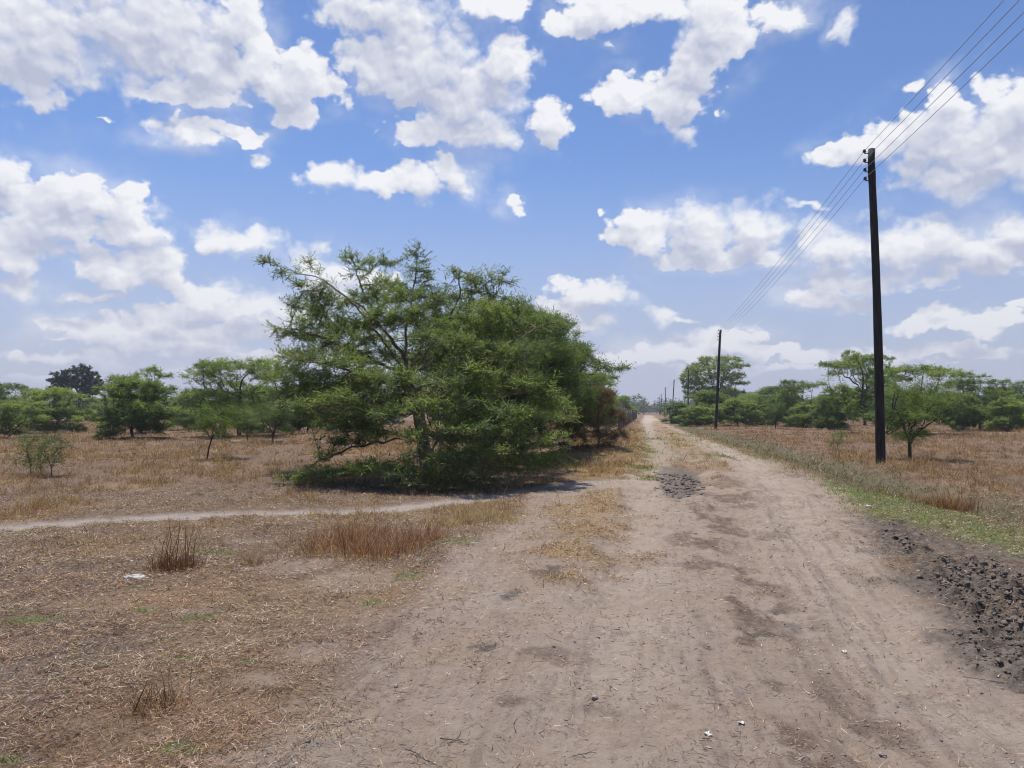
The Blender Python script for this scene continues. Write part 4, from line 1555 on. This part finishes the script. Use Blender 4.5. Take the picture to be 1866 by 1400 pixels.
T('bush0', 'acacia_bush', 480, 60, H(705, 60), 'bush standing behind the trunk of the dark-limbed acacia', native=4.0, cat='bush', sx=0.9)
T('sapling2', 'acacia_sapling', 378, 26, 1.72, 'young acacia on one slanting thin stem in the left grass', native=1.8, cat='tree', rot=0.1, sx=0.85)
T('sapling', 'acacia_sapling', 497, 39, 1.95, 'young acacia with short crooked stem beside the big acacia, left side', native=2.4, cat='tree', rot=1.5, sx=1.1)
T('sapling', 'acacia_sapling', 452, 41, 1.6, 'small bushy young acacia between the slanting sapling and the crooked-stemmed one', native=2.4, cat='tree', rot=3.5, sx=1.1)
T('sapling', 'acacia_sapling', 345, 60, 1.7, 'far young acacia on two short stems at the edge of the left bushes', native=2.4, cat='tree', rot=2.5, sx=1.2)
T('seedling', 'acacia_sapling', 58, 19.5, 1.0, 'left and taller of the two thin seedlings in the left grass', native=1.05, cat='sapling', rot=0.2)
T('seedling', 'acacia_sapling', 97, 19.0, 0.95, 'right and greener of the two thin seedlings in the left grass', native=1.05, cat='sapling', rot=2.2)
T('bush1', 'acacia_bush', 560, 55, H(700, 55), 'bush seen under the left branches of the big acacia', native=4.0, cat='bush', sx=0.9)
T('bush0', 'acacia_bush', 640, 62, H(700, 62), 'bush mostly hidden behind the big acacia crown', native=4.0, cat='bush')

# right of the road
T('tall', 'acacia_tree', 1300, 142, H(648, 142), 'tall umbrella acacia behind the second utility pole', native=10.0, rot=0.6, sx=0.92)
T('bush1', 'acacia_bush', 1290, 92, H(712, 92), 'light green acacia bush under the tall umbrella acacia', native=4.0, cat='bush', rot=1.0, sx=1.1)
T('bush2', 'acacia_bush', 1238, 104, H(735, 104), 'low green bush reaching the road verge by the distant poles', native=4.0, cat='bush', sx=1.6)
T('bush0', 'acacia_bush', 1268, 84, H(742, 84), 'low dense bush left of the second pole, at the road verge', native=4.0, cat='bush', sx=1.5)
T('bush1', 'acacia_bush', 1345, 86, H(728, 86), 'broad low bush right of the second pole', native=4.0, cat='bush', sx=1.3, rot=3)
T('umb2', 'acacia_tree', 1437, 84, H(692, 84), 'rounded dark acacia on a short trunk, midway between the two nearest poles', native=6.0, sx=1.05, rot=0.3)
T('bush2', 'acacia_bush', 1385, 92, H(735, 92), 'low bush left of the rounded dark acacia', native=4.0, cat='bush', sx=1.5)
T('sapling', 'acacia_sapling', 1412, 72, 2.3, 'young acacia in the grass in front of the rounded dark acacia', native=2.4, cat='tree', rot=0.8, sx=0.9)
T('airy', 'acacia_tree', 1575, 92, H(634, 92), 'airy flat-topped acacia with open layers, left of the nearest pole', native=8.5, rot=1.4, sx=0.85)
T('umb0', 'acacia_tree', 1625, 55, H(650, 55), 'wide green umbrella acacia with thick trunk right behind the nearest pole', native=6.0, rot=0.0, sx=1.3)
T('sapling', 'acacia_sapling', 1656, 26, 2.5, 'small crooked-trunk acacia in the grass right of the nearest pole', native=2.4, rot=2.1, cat='tree', sx=1.0)
T('bush0', 'acacia_bush', 1520, 68, H(720, 68), 'dense bush under the airy acacia left of the nearest pole', native=4.0, cat='bush', sx=0.9)
T('umb1', 'acacia_tree', 1785, 68, H(684, 68), 'flat acacia second from the right edge of the photo', native=6.0, rot=2.0, sx=1.1)
T('umb2', 'acacia_tree', 1872, 74, H(692, 74), 'acacia cut by the right edge of the photo', native=6.0, rot=1.0, sx=1.1)
T('bush1', 'acacia_bush', 1745, 62, H(718, 62), 'low bush between the wide umbrella acacia and the flat one', native=4.0, cat='bush', sx=0.9, rot=2)
T('bush2', 'acacia_bush', 1840, 60, H(728, 60), 'lowest bush near the right edge of the photo', native=4.0, cat='bush', sx=1.1, rot=5)
T('bush2', 'acacia_bush', 1465, 78, H(735, 78), 'low bush right of the rounded dark acacia trunk', native=4.0, cat='bush', sx=1.2, rot=4)
T('seedling', 'acacia_sapling', 1525, 32, 0.8, 'thin dark seedling in the grass left of the nearest pole', native=1.05, cat='sapling', rot=1.0)

# tree line further off: individual trees nobody could tell apart
rg = np.random.default_rng(77)
for side, lab, grp in ((-1, 'distant green acacia in the tree line beyond the left plain', 'far trees beyond the left plain'),
                       (1, 'distant green acacia in the tree line beyond the right plain', 'far trees beyond the right plain')):
    for k in range(42):
        d = rg.uniform(88, 230)
        px = rg.uniform(-80, 1080) if side < 0 else rg.uniform(1262, 1950)
        key = ('bush0', 'bush1', 'bush2', 'umb0', 'umb1', 'umb2')[rg.integers(6)]
        nat = 4.0 if key.startswith('bush') else 6.0
        top = rg.uniform(704, 734) if side > 0 else rg.uniform(712, 738)
        if d < 120: top = max(top, 718)
        T(key, 'acacia_tree', px, d, H(top, d), lab, grp, native=nat, sx=rg.uniform(0.9, 1.5), rot=rg.uniform(0, 6.28))


# far wood closing the horizon: one mass
def far_wood():
    rng = np.random.default_rng(5)
    n = 1100
    a = rng.uniform(-0.75, 0.75, n)
    d = rng.uniform(330, 700, n)
    x, y = np.tan(a) * d, d
    roadx = 0.172 * y
    keep = np.abs(x - roadx) > -1
    # the road bends away into the wood: nothing on it before 420 m
    keep &= ~((np.abs(x - roadx) < 9) & (d < 350))
    x, y = x[keep], y[keep]
    n = len(x)
    h = rng.uniform(5, 10.5, n)
    r = rng.uniform(3.5, 8, n)
    k = 170
    v = unit(rng.normal(0, 1, (n, k, 3))) * rng.uniform(0.2, 1, (n, k, 1)) ** 0.5
    P = v * np.stack([r, r, h * 0.5], 1)[:, None] + np.stack([x, y, h * 0.52], 1)[:, None]
    P = P.reshape(-1, 3)
    P[:, 2] = np.abs(P[:, 2]) + 0.2
    nn = len(P)
    dd = rand_dirs(nn, -0.3, 0.6, rng)
    ln = rng.uniform(0.9, 1.9, nn)
    wd = rng.uniform(0.4, 0.9, nn)
    side = unit(np.cross(dd, np.array([0, 0, 1.0])) + rng.normal(0, 0.4, (nn, 3)))
    f = np.repeat(rng.uniform(0, 1, n), k)[:, None]
    col = (np.array([0.040, 0.062, 0.028]) * (1 - f) + np.array([0.075, 0.10, 0.04]) * f) * rng.uniform(0.75, 1.25, (nn, 1))
    me = blades_mesh('woodland', P, dd, ln, wd, rng.normal(0, .3, (nn, 3)), side, col)
    tag(link('woodland', me, M_LEAF), 'distant grey-green wood closing the horizon', 'woodland', kind='stuff')


far_wood()


# lone palm above the far wood
def palm():
    root = bpy.data.objects.new('palm_tree', None)
    C.objects.link(root)
    d = 430
    x = (1173 - 933) / FPX * d
    root.location = (x, d, 0)
    root.scale = (1.45, 1.45, 1.22)
    tag(root, 'lone small palm standing above the wood at the end of the road', 'palm tree')
    tb = Tubes()
    tb.chain([(0, 0, -0.1), (0.1, 0, 3.0), (0.0, 0, 6.0)], [0.25, 0.18, 0.15], 6)
    link('trunk', tb.mesh('trunk'), M_BARK_DARK, root)
    rng = np.random.default_rng(3)
    n = 90
    dd = rand_dirs(n, -0.5, 1.3, rng)
    P = np.zeros((n, 3)) + np.array([0, 0, 6.0])
    me = blades_mesh('crown', P, dd, rng.uniform(1.1, 1.7, n), rng.uniform(0.15, 0.3, n), np.tile([0, 0, -0.5], (n, 1)),
                     unit(np.cross(dd, [0, 0, 1.0])), np.tile([0.03, 0.04, 0.025], (n, 1)))
    link('crown', me, M_DARKLEAF, root)


palm()


# ------------------------------------------------------------------ utility poles and wires
def wood_pole_material():
    t = NT('creosoted_wood')
    P = t.n('TexCoord').outputs['Object']
    n = t.noise(t.scale(P, 1, 1, 0.06), 30, 6, 0.7)
    col = t.mix(t.ramp(n, 0.35, 0.7), (0.011, 0.010, 0.011), (0.046, 0.038, 0.034))
    bp = t.n('Bump')
    bp.inputs['Strength'].default_value = 0.5
    bp.inputs['Distance'].default_value = 0.01
    t.t.links.new(n, bp.inputs['Height'])
    return t.finish(principled(t, col, 0.8, 0.3, bp.outputs[0]))


def flat_material(name, col, rough=0.5, spec=0.5, metallic=0.0):
    t = NT(name)
    P = t.n('TexCoord').outputs['Object']
    n = t.noise(P, 14, 4)
    c = t.mix(t.ramp(n, 0.3, 0.7), tuple(x * 0.75 for x in col), tuple(min(1, x * 1.15) for x in col))
    s = principled(t, c, rough, spec)
    s.node.inputs['Metallic'].default_value = metallic
    return t.finish(s)


M_POLE = wood_pole_material()
M_INS = flat_material('brown_porcelain', (0.035, 0.026, 0.022), 0.35)
M_IRON = flat_material('dark_iron', (0.05, 0.045, 0.042), 0.7)
M_WIRE = flat_material('weathered_wire', (0.20, 0.20, 0.22), 0.5)

POLE_SPEC = [  # base pixel x, top pixel x, top pixel y, distance, label
    (1603, 1588.5, 272, 23.4, 'nearest and tallest black wooden utility pole, right of the road'),
    (1302.5, 1313.5, 601, 71, 'second black utility pole, beside the bushes right of the road'),
    (1253.5, 1254.5, 674, 136, 'third utility pole, dark against the tall umbrella acacia'),
    (1224.5, 1228.5, 692, 183, 'fourth utility pole, slightly leaning, clear of the tall acacia'),
    (1211, 1213, 706, 241, 'fifth utility pole, short against the pale sky above the road'),
    (1204, 1205, 718, 318, 'sixth utility pole, left-hand neighbour of the fifth'),
    (1201, 1202, 723, 395, 'seventh utility pole, thin, close beside the sixth'),
    (1197, 1198, 730, 505, 'farthest visible utility pole, at the edge of the far wood'),
]


def build_poles():
    WP = []
    up_off = [0.12, 0.40, 0.68, 0.95]
    dirline = Vector((0.1654, 1, 0)).normalized()
    sidev = Vector((-dirline.y, dirline.x, 0))
    specs = list(POLE_SPEC)
    for i, (bx, tx, ty, d, lab) in enumerate(specs):
        x = (bx - 933) / FPX * d
        z0 = hz(x, d) if d < 100 else 0
        top = at(tx, ty, d)
        base = Vector((x, d, z0 - 0.3))
        root = bpy.data.objects.new('utility_pole', None)
        C.objects.link(root)
        root.location = (x, d, z0)
        tag(root, lab, 'utility pole', 'wooden utility poles along the road')
        rel = top - root.location
        L_ = rel.length
        rng = np.random.default_rng(40 + i)
        tb = Tubes()
        pts, rad = [], []
        K = 26
        for k in range(K + 1):
            t = k / K
            p = Vector((0, 0, -0.3)).lerp(rel, t)
            p += Vector((0.035 * math.sin(t * 4.2 + i), 0.02 * math.sin(t * 6 + i), 0))* (1 if 0 < k < K else 0)
            pts.append(p)
            rr = 0.145 * (1 - t) + 0.098 * t + rng.normal(0, 0.0028)
            if i == 0 and k == K - 2: rr += 0.012
            rad.append(rr)
        tb.chain(pts, rad, 14)
        link('shaft', tb.mesh('shaft'), M_POLE, root)
        dirn = rel.normalized()
        wp = []
        for u in up_off:
            q = rel - dirn * u
            a = q + sidev * 0.08
            b = q + sidev * 0.21
            tb = Tubes()
            tb.chain([a, b, b + Vector((0, 0, 0.045))], [0.016, 0.016, 0.014], 6)
            br = tb.mesh('bracket')
            tb = Tubes()
            c = b + Vector((0, 0, 0.03))
            tb.chain([c, c + Vector((0, 0, 0.02)), c + Vector((0, 0, 0.05)), c + Vector((0, 0, 0.065)), c + Vector((0, 0, 0.09))],
                     [0.045, 0.058, 0.036, 0.048, 0.03], 10)
            ins = link('insulator', tb.mesh('insulator'), M_INS, root)
            link('bracket', br, M_IRON, ins)
            wp.append(root.location + c + Vector((0, 0, 0.05)))
        WP.append(wp)
    # the pole behind the camera that carries the near span
    d = -25.0
    x = 7.03 + 0.1654 * d
    WP.insert(0, [Vector((x, d, 9.4 - u + 0.1)) for u in up_off])
    names = ['topmost of the four thin overhead wires on the utility poles', 'second wire from the top of the four on the utility poles',
             'third wire from the top of the four on the utility poles', 'lowest of the four thin overhead wires on the utility poles']
    for w in range(4):
        tb = Tubes()
        for s in range(len(WP) - 1):
            a, b = WP[s][w], WP[s + 1][w]
            sag = 0.32 * ((b - a).length / 50) ** 2 * (0.9 + 0.08 * w)
            pts = []
            for k in range(25):
                t = k / 24
                p = a.lerp(b, t)
                p.z -= sag * 4 * t * (1 - t)
                pts.append(p)
            tb.chain(pts, [0.0065] * 25, 5)
        tag(link('overhead_wire', tb.mesh('overhead_wire'), M_WIRE), names[w], 'wire', 'four wires strung along the utility poles')


build_poles()


# ------------------------------------------------------------------ wire fence on the left
def build_fence():
    root = bpy.data.objects.new('wire_fence', None)
    C.objects.link(root)
    y0, y1 = 64, 190
    fx = lambda y: 11.2 + 0.170 * (y - 79)
    root.location = (fx(y0), y0, 0)
    tag(root, 'weathered wire fence on wooden posts under the trees left of the road', 'fence')
    M_POST = bark_material('fence_post', (0.11, 0.09, 0.075), (0.26, 0.22, 0.19), 20)
    M_PD = M_BARK_DARK
    rng = np.random.default_rng(9)
    y = y0
    k = 0
    tops = []
    while y < y1:
        x = fx(y) - root.location.x
        h = rng.uniform(1.7, 2.0)
        lean = rng.normal(0, 0.05, 2)
        tb = Tubes()
        rr = rng.uniform(0.04, 0.075)
        tb.chain([(x, y - y0, -0.2), (x + lean[0] * .5, y - y0 + lean[1] * .5, h / 2), (x + lean[0], y - y0 + lean[1], h)], [rr * 1.1, rr, rr * 0.9], 7)
        link('post', tb.mesh('post'), M_PD if k % 3 == 1 else M_POST, root)
        y += rng.uniform(2.6, 3.6)
        k += 1
    tb = Tubes()
    for hgt in (0.25, 0.5, 0.75, 1.0, 1.25, 1.5, 1.7):
        pts = [(fx(yy) - root.location.x, yy - y0, hgt + 0.02 * math.sin(yy)) for yy in np.linspace(y0, y1, 40)]
        tb.chain(pts, [0.006] * 40, 3)
    for yy in np.arange(y0, y1, 0.5):
        x = fx(yy) - root.location.x
        tb.chain([(x, yy - y0, 0.25), (x, yy - y0, 1.7)], [0.005, 0.005], 3)
    link('wire_mesh', tb.mesh('wire_mesh'), M_WIRE, root)


build_fence()


# ------------------------------------------------------------------ single tufts, sticks, scraps
def tuft(px, py, label, n=60, h=0.3, spread=0.12, stiff=0.0, cols=(3, 1, 5, 1, 2, 3, 1), wid=0.004, seed=0, tint=(1, 1, 1), group=None, cat='grass tuft', sy=None, longs=0, long_h=0.5):
    rng = np.random.default_rng(900 + seed)
    x, y = gp(px, py)
    X = rng.normal(0, spread * 0.5, n)
    Y = rng.normal(0, (sy or spread) * 0.5, n)
    zb = hz(x, y)
    hh = rng.gamma(6, h / 6, n)
    e = rng.uniform(0.5 + stiff, 1.5, n)
    az = np.arctan2(Y, X) + rng.normal(0, 0.8, n)
    d = np.stack([np.cos(az) * np.cos(e), np.sin(az) * np.cos(e), np.sin(e)], 1)
    bend = rng.normal(0, 0.25, (n, 3)) - np.array([0, 0, 0.15])
    side = unit(np.stack([rng.normal(0, 1, n), rng.normal(0, .4, n), rng.normal(0, .2, n)], 1))
    w = rng.uniform(0.6, 1.3, n) * wid
    if longs:
        hh[:longs] = long_h * rng.uniform(0.7, 1.1, longs)
        d[:longs] = unit(np.stack([rng.normal(0, .28, longs), rng.normal(0, .2, longs), np.ones(longs)], 1))
        bend[:longs] *= 0.3
        w[:longs] *= 2.0
    col = pick(n, cols, rng) * np.array(tint)
    Z = height(X + x, Y + y) - zb - 0.01
    me = blades_mesh('grass_tuft', np.stack([X, Y, Z], 1), d, hh, w, bend, side, col)
    tag(link('grass_tuft', me, M_STRAW, None, (x, y, zb)), label, cat, group)


tuft(318, 1044, 'tall dark dead tuft with stiff stalks, standing alone beside the pale stone', 620, 0.16, 0.20, 0.1, (.6, .2, 4, .3, .4, 9, .1), 0.0046, 1, longs=16, long_h=0.60, tint=(0.85, 0.66, 0.58), sy=0.2)
tuft(461, 1036, 'small orange-brown tuft right of the tall dark dead tuft', 230, 0.12, 0.12, 0.0, (1, .3, 6, .3, 3, 4, .3), 0.004, 2)
tuft(88, 1018, 'thin straw-coloured tuft with a few high stems near the left edge', 60, 0.13, 0.10, 0.2, (4, 2, 3, 1, 3, 1, 1), 0.0035, 3, longs=5, long_h=0.32)
tuft(172, 998, 'thin tuft just below the footpath at the left, two bare stems', 36, 0.12, 0.14, 0.2, (4, 2, 3, 1, 3, 1, 1), 0.0035, 4, longs=3, long_h=0.3)
tuft(283, 1296, 'cropped brown tuft in the foreground straw, broken stalks splayed', 420, 0.095, 0.15, 0.0, (1, .8, 4, .6, 1, 8, .6), 0.0034, 5, longs=12, long_h=0.22, tint=(0.9, 0.74, 0.66))
tuft(40, 1282, 'tiny orange tuft at the lower left', 60, 0.03, 0.06, 0.0, (2, 0, 5, 0, 4, 1, 0), 0.002, 6)
tuft(205, 1300, 'tiny reddish tuft left of the cropped foreground tuft', 50, 0.03, 0.06, 0.0, (2, 0, 5, 0, 4, 1, 0), 0.002, 7)
tuft(135, 1378, 'pale sprawling tuft at the bottom left corner', 40, 0.07, 0.08, 0.0, (4, 3, 2, 1, 3, 1, 1), 0.0022, 8)
tuft(458, 1172, 'low wispy tuft between the foreground tuft and the road edge', 50, 0.06, 0.09, 0.1, (3, 2, 4, 1, 3, 2, 1), 0.0025, 9)
tuft(1738, 915, 'dense reddish tuft right of the nearest pole, at the weedy ditch', 520, 0.28, 0.36, 0.3, (1, .2, 7, .2, 1, 5, .1), 0.006, 10, tint=(1.0, 0.8, 0.74))
tuft(1705, 915, 'smaller reddish tuft touching the dense one by the ditch', 300, 0.24, 0.3, 0.2, (1.5, .4, 6, .4, 1.5, 5, .2), 0.006, 11, tint=(1.0, 0.8, 0.74))
tuft(1290, 802, 'yellow tuft at the road edge near the second pole', 120, 0.3, 0.6, 0.1, (4, 1, 1, .5, 5, .5, 1), 0.02, 12)
tuft(1600, 855, 'yellow straw tuft at the foot of the nearest pole', 200, 0.22, 0.5, 0.1, (4, 2, 1, .5, 5, .5, 1), 0.006, 13)
tuft(75, 925, 'dark clump of grass above the footpath, far left', 140, 0.2, 0.3, 0.0, (2, 1, 4, .5, 2, 5, .5), 0.006, 14)
red_labels = ['leftmost tuft of the red grass clump below the footpath', 'second tuft from the left in the red grass clump', 'front centre tuft of the red grass clump with pale bent stalks',
              'back centre tuft of the red grass clump with the highest stalks', 'rightmost dense tuft of the red grass clump', 'tuft at the right front corner of the red grass clump',
              'low tuft at the back right of the red grass clump']
for k, (px, py, nn, hh, lg) in enumerate([(575, 1010, 150, .20, 3), (612, 1000, 190, .22, 5), (655, 1012, 220, .22, 5), (668, 988, 220, .26, 9), (735, 1005, 220, .24, 6), (695, 1018, 200, .22, 5), (770, 990, 170, .20, 3)]):
    tuft(px, py, red_labels[k], nn * 2, hh * 0.95, 0.30, 0.1, (1.4, .5, 7, .4, 1.2, 4.5, .8), 0.0044, 20 + k, tint=(1.0, 0.78, 0.70), group='tufts of red grass below the footpath', longs=lg, long_h=hh * 1.5, sy=0.5)
gold_labels = ['front left golden straw tuft right of the red grass', 'front middle golden straw tuft right of the red grass', 'golden straw tuft nearest the track on the road side',
               'rightmost golden straw tuft, pointing at the mud hole', 'golden straw tuft at the left rear of the golden strip', 'golden straw tuft touching the footpath edge']
gold = [(820, 960), (860, 950), (900, 940), (925, 950), (840, 935), (880, 925)]
for k, (px, py) in enumerate(gold):
    tuft(px, py, gold_labels[k], 300, 0.13, 0.26, 0.0, (4, 1.5, 1.5, .3, 6, .3, 1), 0.0045, 40 + k, group='golden straw tufts by the road', sy=0.36)


def stick(px, py, L_, ang, r, label, seed, mat, forks=0):
    rng = np.random.default_rng(seed)
    x, y = gp(px, py)
    tb = Tubes()
    dx, dy = math.cos(ang), math.sin(ang)
    K = 8
    pts = []
    for k in range(K + 1):
        t = k / K - 0.5
        wx = 0.05 * L_ * math.sin(t * 5 + seed)
        pts.append(Vector((dx * t * L_ - dy * wx, dy * t * L_ + dx * wx, r * 1.2 + abs(rng.normal(0, r * 0.4)))))
    tb.chain(pts, [r * (1.1 - 0.6 * k / K) for k in range(K + 1)], 6)
    for f in range(forks):
        k = rng.integers(2, K - 1)
        a2 = ang + rng.choice([-1, 1]) * rng.uniform(0.5, 0.9)
        l2 = L_ * rng.uniform(0.2, 0.4)
        tb.chain([pts[k], pts[k] + Vector((math.cos(a2) * l2, math.sin(a2) * l2, r * 0.5))], [r * 0.6, r * 0.3], 5)
    me = tb.mesh('stick')
    tag(link('stick', me, mat, None, (x, y, hz(x, y) + 0.002)), label, 'stick')


M_STICK = bark_material('dead_stick', (0.11, 0.085, 0.07), (0.22, 0.18, 0.15), 40)
M_STICK2 = bark_material('grey_stick', (0.20, 0.17, 0.15), (0.36, 0.31, 0.27), 40)
stick(640, 1318, 0.17, 0.75, 0.0028, 'straight dark stick on the bare soil at the lower left of the track', 1, M_STICK)
stick(838, 1360, 0.22, -0.5, 0.0028, 'forked brown twig at the bottom edge of the photo', 2, M_STICK, 2)
stick(772, 1385, 0.26, -0.7, 0.0032, 'longest brown twig, left of the forked one at the bottom edge', 3, M_STICK, 1)
stick(865, 1220, 0.17, -1.1, 0.003, 'dark bent twig in the middle of the left track', 4, M_STICK, 1)
stick(830, 1350, 0.16, 1.2, 0.0025, 'pale curved stalk beside the forked twig', 5, M_STICK2)
stick(1050, 1370, 0.20, 0.2, 0.0026, 'thin twig lying across the track near the bottom centre', 6, M_STICK, 1)
stick(1810, 1250, 0.30, -0.7, 0.0028, 'pale stalk below the dark mud at the right edge', 7, M_STICK2)
stick(940, 1330, 0.20, 1.5, 0.0022, 'curved dark stem on the sandy soil near the bottom centre', 8, M_STICK)


def scatter_twigs():
    n = 420
    r = RNG.uniform(0, 1, n)
    y = 3.2 * (9 / 3.2) ** r
    x = RNG.uniform(-0.55, 0.30, n) * y
    tb = Tubes()
    m = masks(x, y)
    z = height(x, y, m)
    for i in range(n):
        if m['mud'][i] > 0.3:
            continue
        a = RNG.uniform(0, 6.28)
        L_ = RNG.uniform(0.03, 0.11)
        c = RNG.normal(0, 0.25)
        p0 = Vector((x[i], y[i], z[i] + 0.004))
        d = Vector((math.cos(a), math.sin(a), 0.05))
        e = Vector((math.cos(a + c), math.sin(a + c), 0.02))
        rr = RNG.uniform(0.0007, 0.0017)
        tb.chain([p0, p0 + d * L_ * 0.5, p0 + d * L_ * 0.5 + e * L_ * 0.5], [rr, rr * .9, rr * .5], 4)
    tag(link('twig_litter', tb.mesh('twig_litter'), M_STICK), 'tiny dark twigs strewn over the left track', 'twigs', kind='stuff')


scatter_twigs()


def stone(px, py, size, label, name='stone', cat='stone', col=(0.42, 0.40, 0.37), flat=0.35, seed=0, aniso=1.0):
    rng = np.random.default_rng(seed + 70)
    x, y = gp(px, py)
    V, F = ICO_V.copy(), ICO_F.copy()
    # one more subdivision
    v = list(map(tuple, V)); cache = {}; nf = []
    def mid(a, b):
        k = (min(a, b), max(a, b))
        if k not in cache:
            v.append(tuple(unit(np.array([np.add(v[a], v[b])]))[0])); cache[k] = len(v) - 1
        return cache[k]
    for a, b, c in F:
        p, q_, r_ = mid(a, b), mid(b, c), mid(c, a)
        nf += [(a, p, r_), (b, q_, p), (c, r_, q_), (p, q_, r_)]
    V = np.array(v); F = np.array(nf)
    s = 1 + 0.30 * fbm(V[:, 0] * 1.6 + V[:, 2] * 0.9, V[:, 1] * 1.6 - V[:, 2] * 1.2, 3, seed + 5)[:, None] + rng.normal(0, 0.02, (len(V), 1))
    V = V * s * size * np.array([aniso, 0.8, flat])
    t = NT('pale_' + name)
    P = t.n('TexCoord').outputs['Object']
    n = t.noise(P, 2.2 / size, 5, 0.7)
    cc = t.mix(t.ramp(n, 0.4, 0.6), tuple(a * 0.35 for a in col), col)
    M = t.finish(principled(t, cc, 0.9, 0.2))
    me = np_mesh(name, V, [F], True)
    tag(link(name, me, M, None, (x, y, hz(x, y) + size * flat * 0.45)), label, cat)


stone(247, 1063, 0.085, 'pale weathered stone in the straw left of the tall dark tuft', col=(0.55, 0.53, 0.49), flat=0.38, seed=1, aniso=1.25)
stone(1583, 928, 0.055, 'white stone on the green grass strip at the right verge', col=(0.62, 0.62, 0.60), flat=0.55, seed=2)


def scrap(px, py, size, label, seed, col=(0.72, 0.70, 0.64)):
    rng = np.random.default_rng(seed)
    x, y = gp(px, py)
    K = 5
    xs = np.linspace(-.5, .5, K)
    V, F = [], []
    th = 0.0012
    for lay in (0, 1):
        for i in range(K):
            for j in range(3):
                w = (0.34 - 0.2 * abs(xs[i])) * (j - 1)
                V.append((xs[i] * size, (w + 0.12 * math.sin(xs[i] * 6 + seed)) * size, 0.12 * size * (math.sin(i * 1.7 + j * 2.1 + seed) + 1.1) + lay * th))
    idx = lambda l, i, j: l * K * 3 + i * 3 + j
    for i in range(K - 1):
        for j in range(2):
            F.append((idx(1, i, j), idx(1, i + 1, j), idx(1, i + 1, j + 1), idx(1, i, j + 1)))
            F.append((idx(0, i, j), idx(0, i, j + 1), idx(0, i + 1, j + 1), idx(0, i + 1, j)))
    for i in range(K - 1):
        F.append((idx(0, i, 0), idx(0, i + 1, 0), idx(1, i + 1, 0), idx(1, i, 0)))
        F.append((idx(0, i + 1, 2), idx(0, i, 2), idx(1, i, 2), idx(1, i + 1, 2)))
    me = np_mesh('scrap', np.array(V), [np.array(F)], False)
    o = link('paper_scrap', me, M_SCRAP, None, (x, y, hz(x, y) + 0.002))
    o.rotation_euler = (0, 0, rng.uniform(0, 3.14))
    tag(o, label, 'litter scrap')


M_SCRAP = flat_material('torn_paper', (0.70, 0.68, 0.62), 0.8, 0.2)
scrap(1290, 1346, 0.045, 'larger torn white scrap on the dirt road near the bottom', 1)
scrap(1351, 1320, 0.034, 'smaller white scrap up to the right of the torn one on the road', 5)
scrap(1828, 1211, 0.045, 'white scrap lying on the dark mud at the right edge', 9)
scrap(1538, 1178, 0.05, 'pale flake on the right wheel track of the road', 12)


# ------------------------------------------------------------------ air
def haze():
    V = [(x, y, z) for x in (-1500, 1500) for y in (-60, 1500) for z in (-1.6, 60)]
    F = [(0, 1, 3, 2), (4, 6, 7, 5), (0, 4, 5, 1), (2, 3, 7, 6), (0, 2, 6, 4), (1, 5, 7, 3)]
    me = np_mesh('haze', np.array(V), [np.array(F)], False)
    m = bpy.data.materials.new('haze')
    m.use_nodes = True
    t = m.node_tree
    t.nodes.clear()
    o = t.nodes.new('ShaderNodeOutputMaterial')
    v = t.nodes.new('ShaderNodeVolumePrincipled')
    v.inputs['Color'].default_value = (0.86, 0.89, 1.0, 1)
    v.inputs['Density'].default_value = 0.00042
    v.inputs['Anisotropy'].default_value = 0.2
    t.links.new(v.outputs[0], o.inputs['Volume'])
    tag(link('haze', me, m), 'thin pale daylight haze over the whole plain', 'haze', kind='stuff')


if True:
    haze()
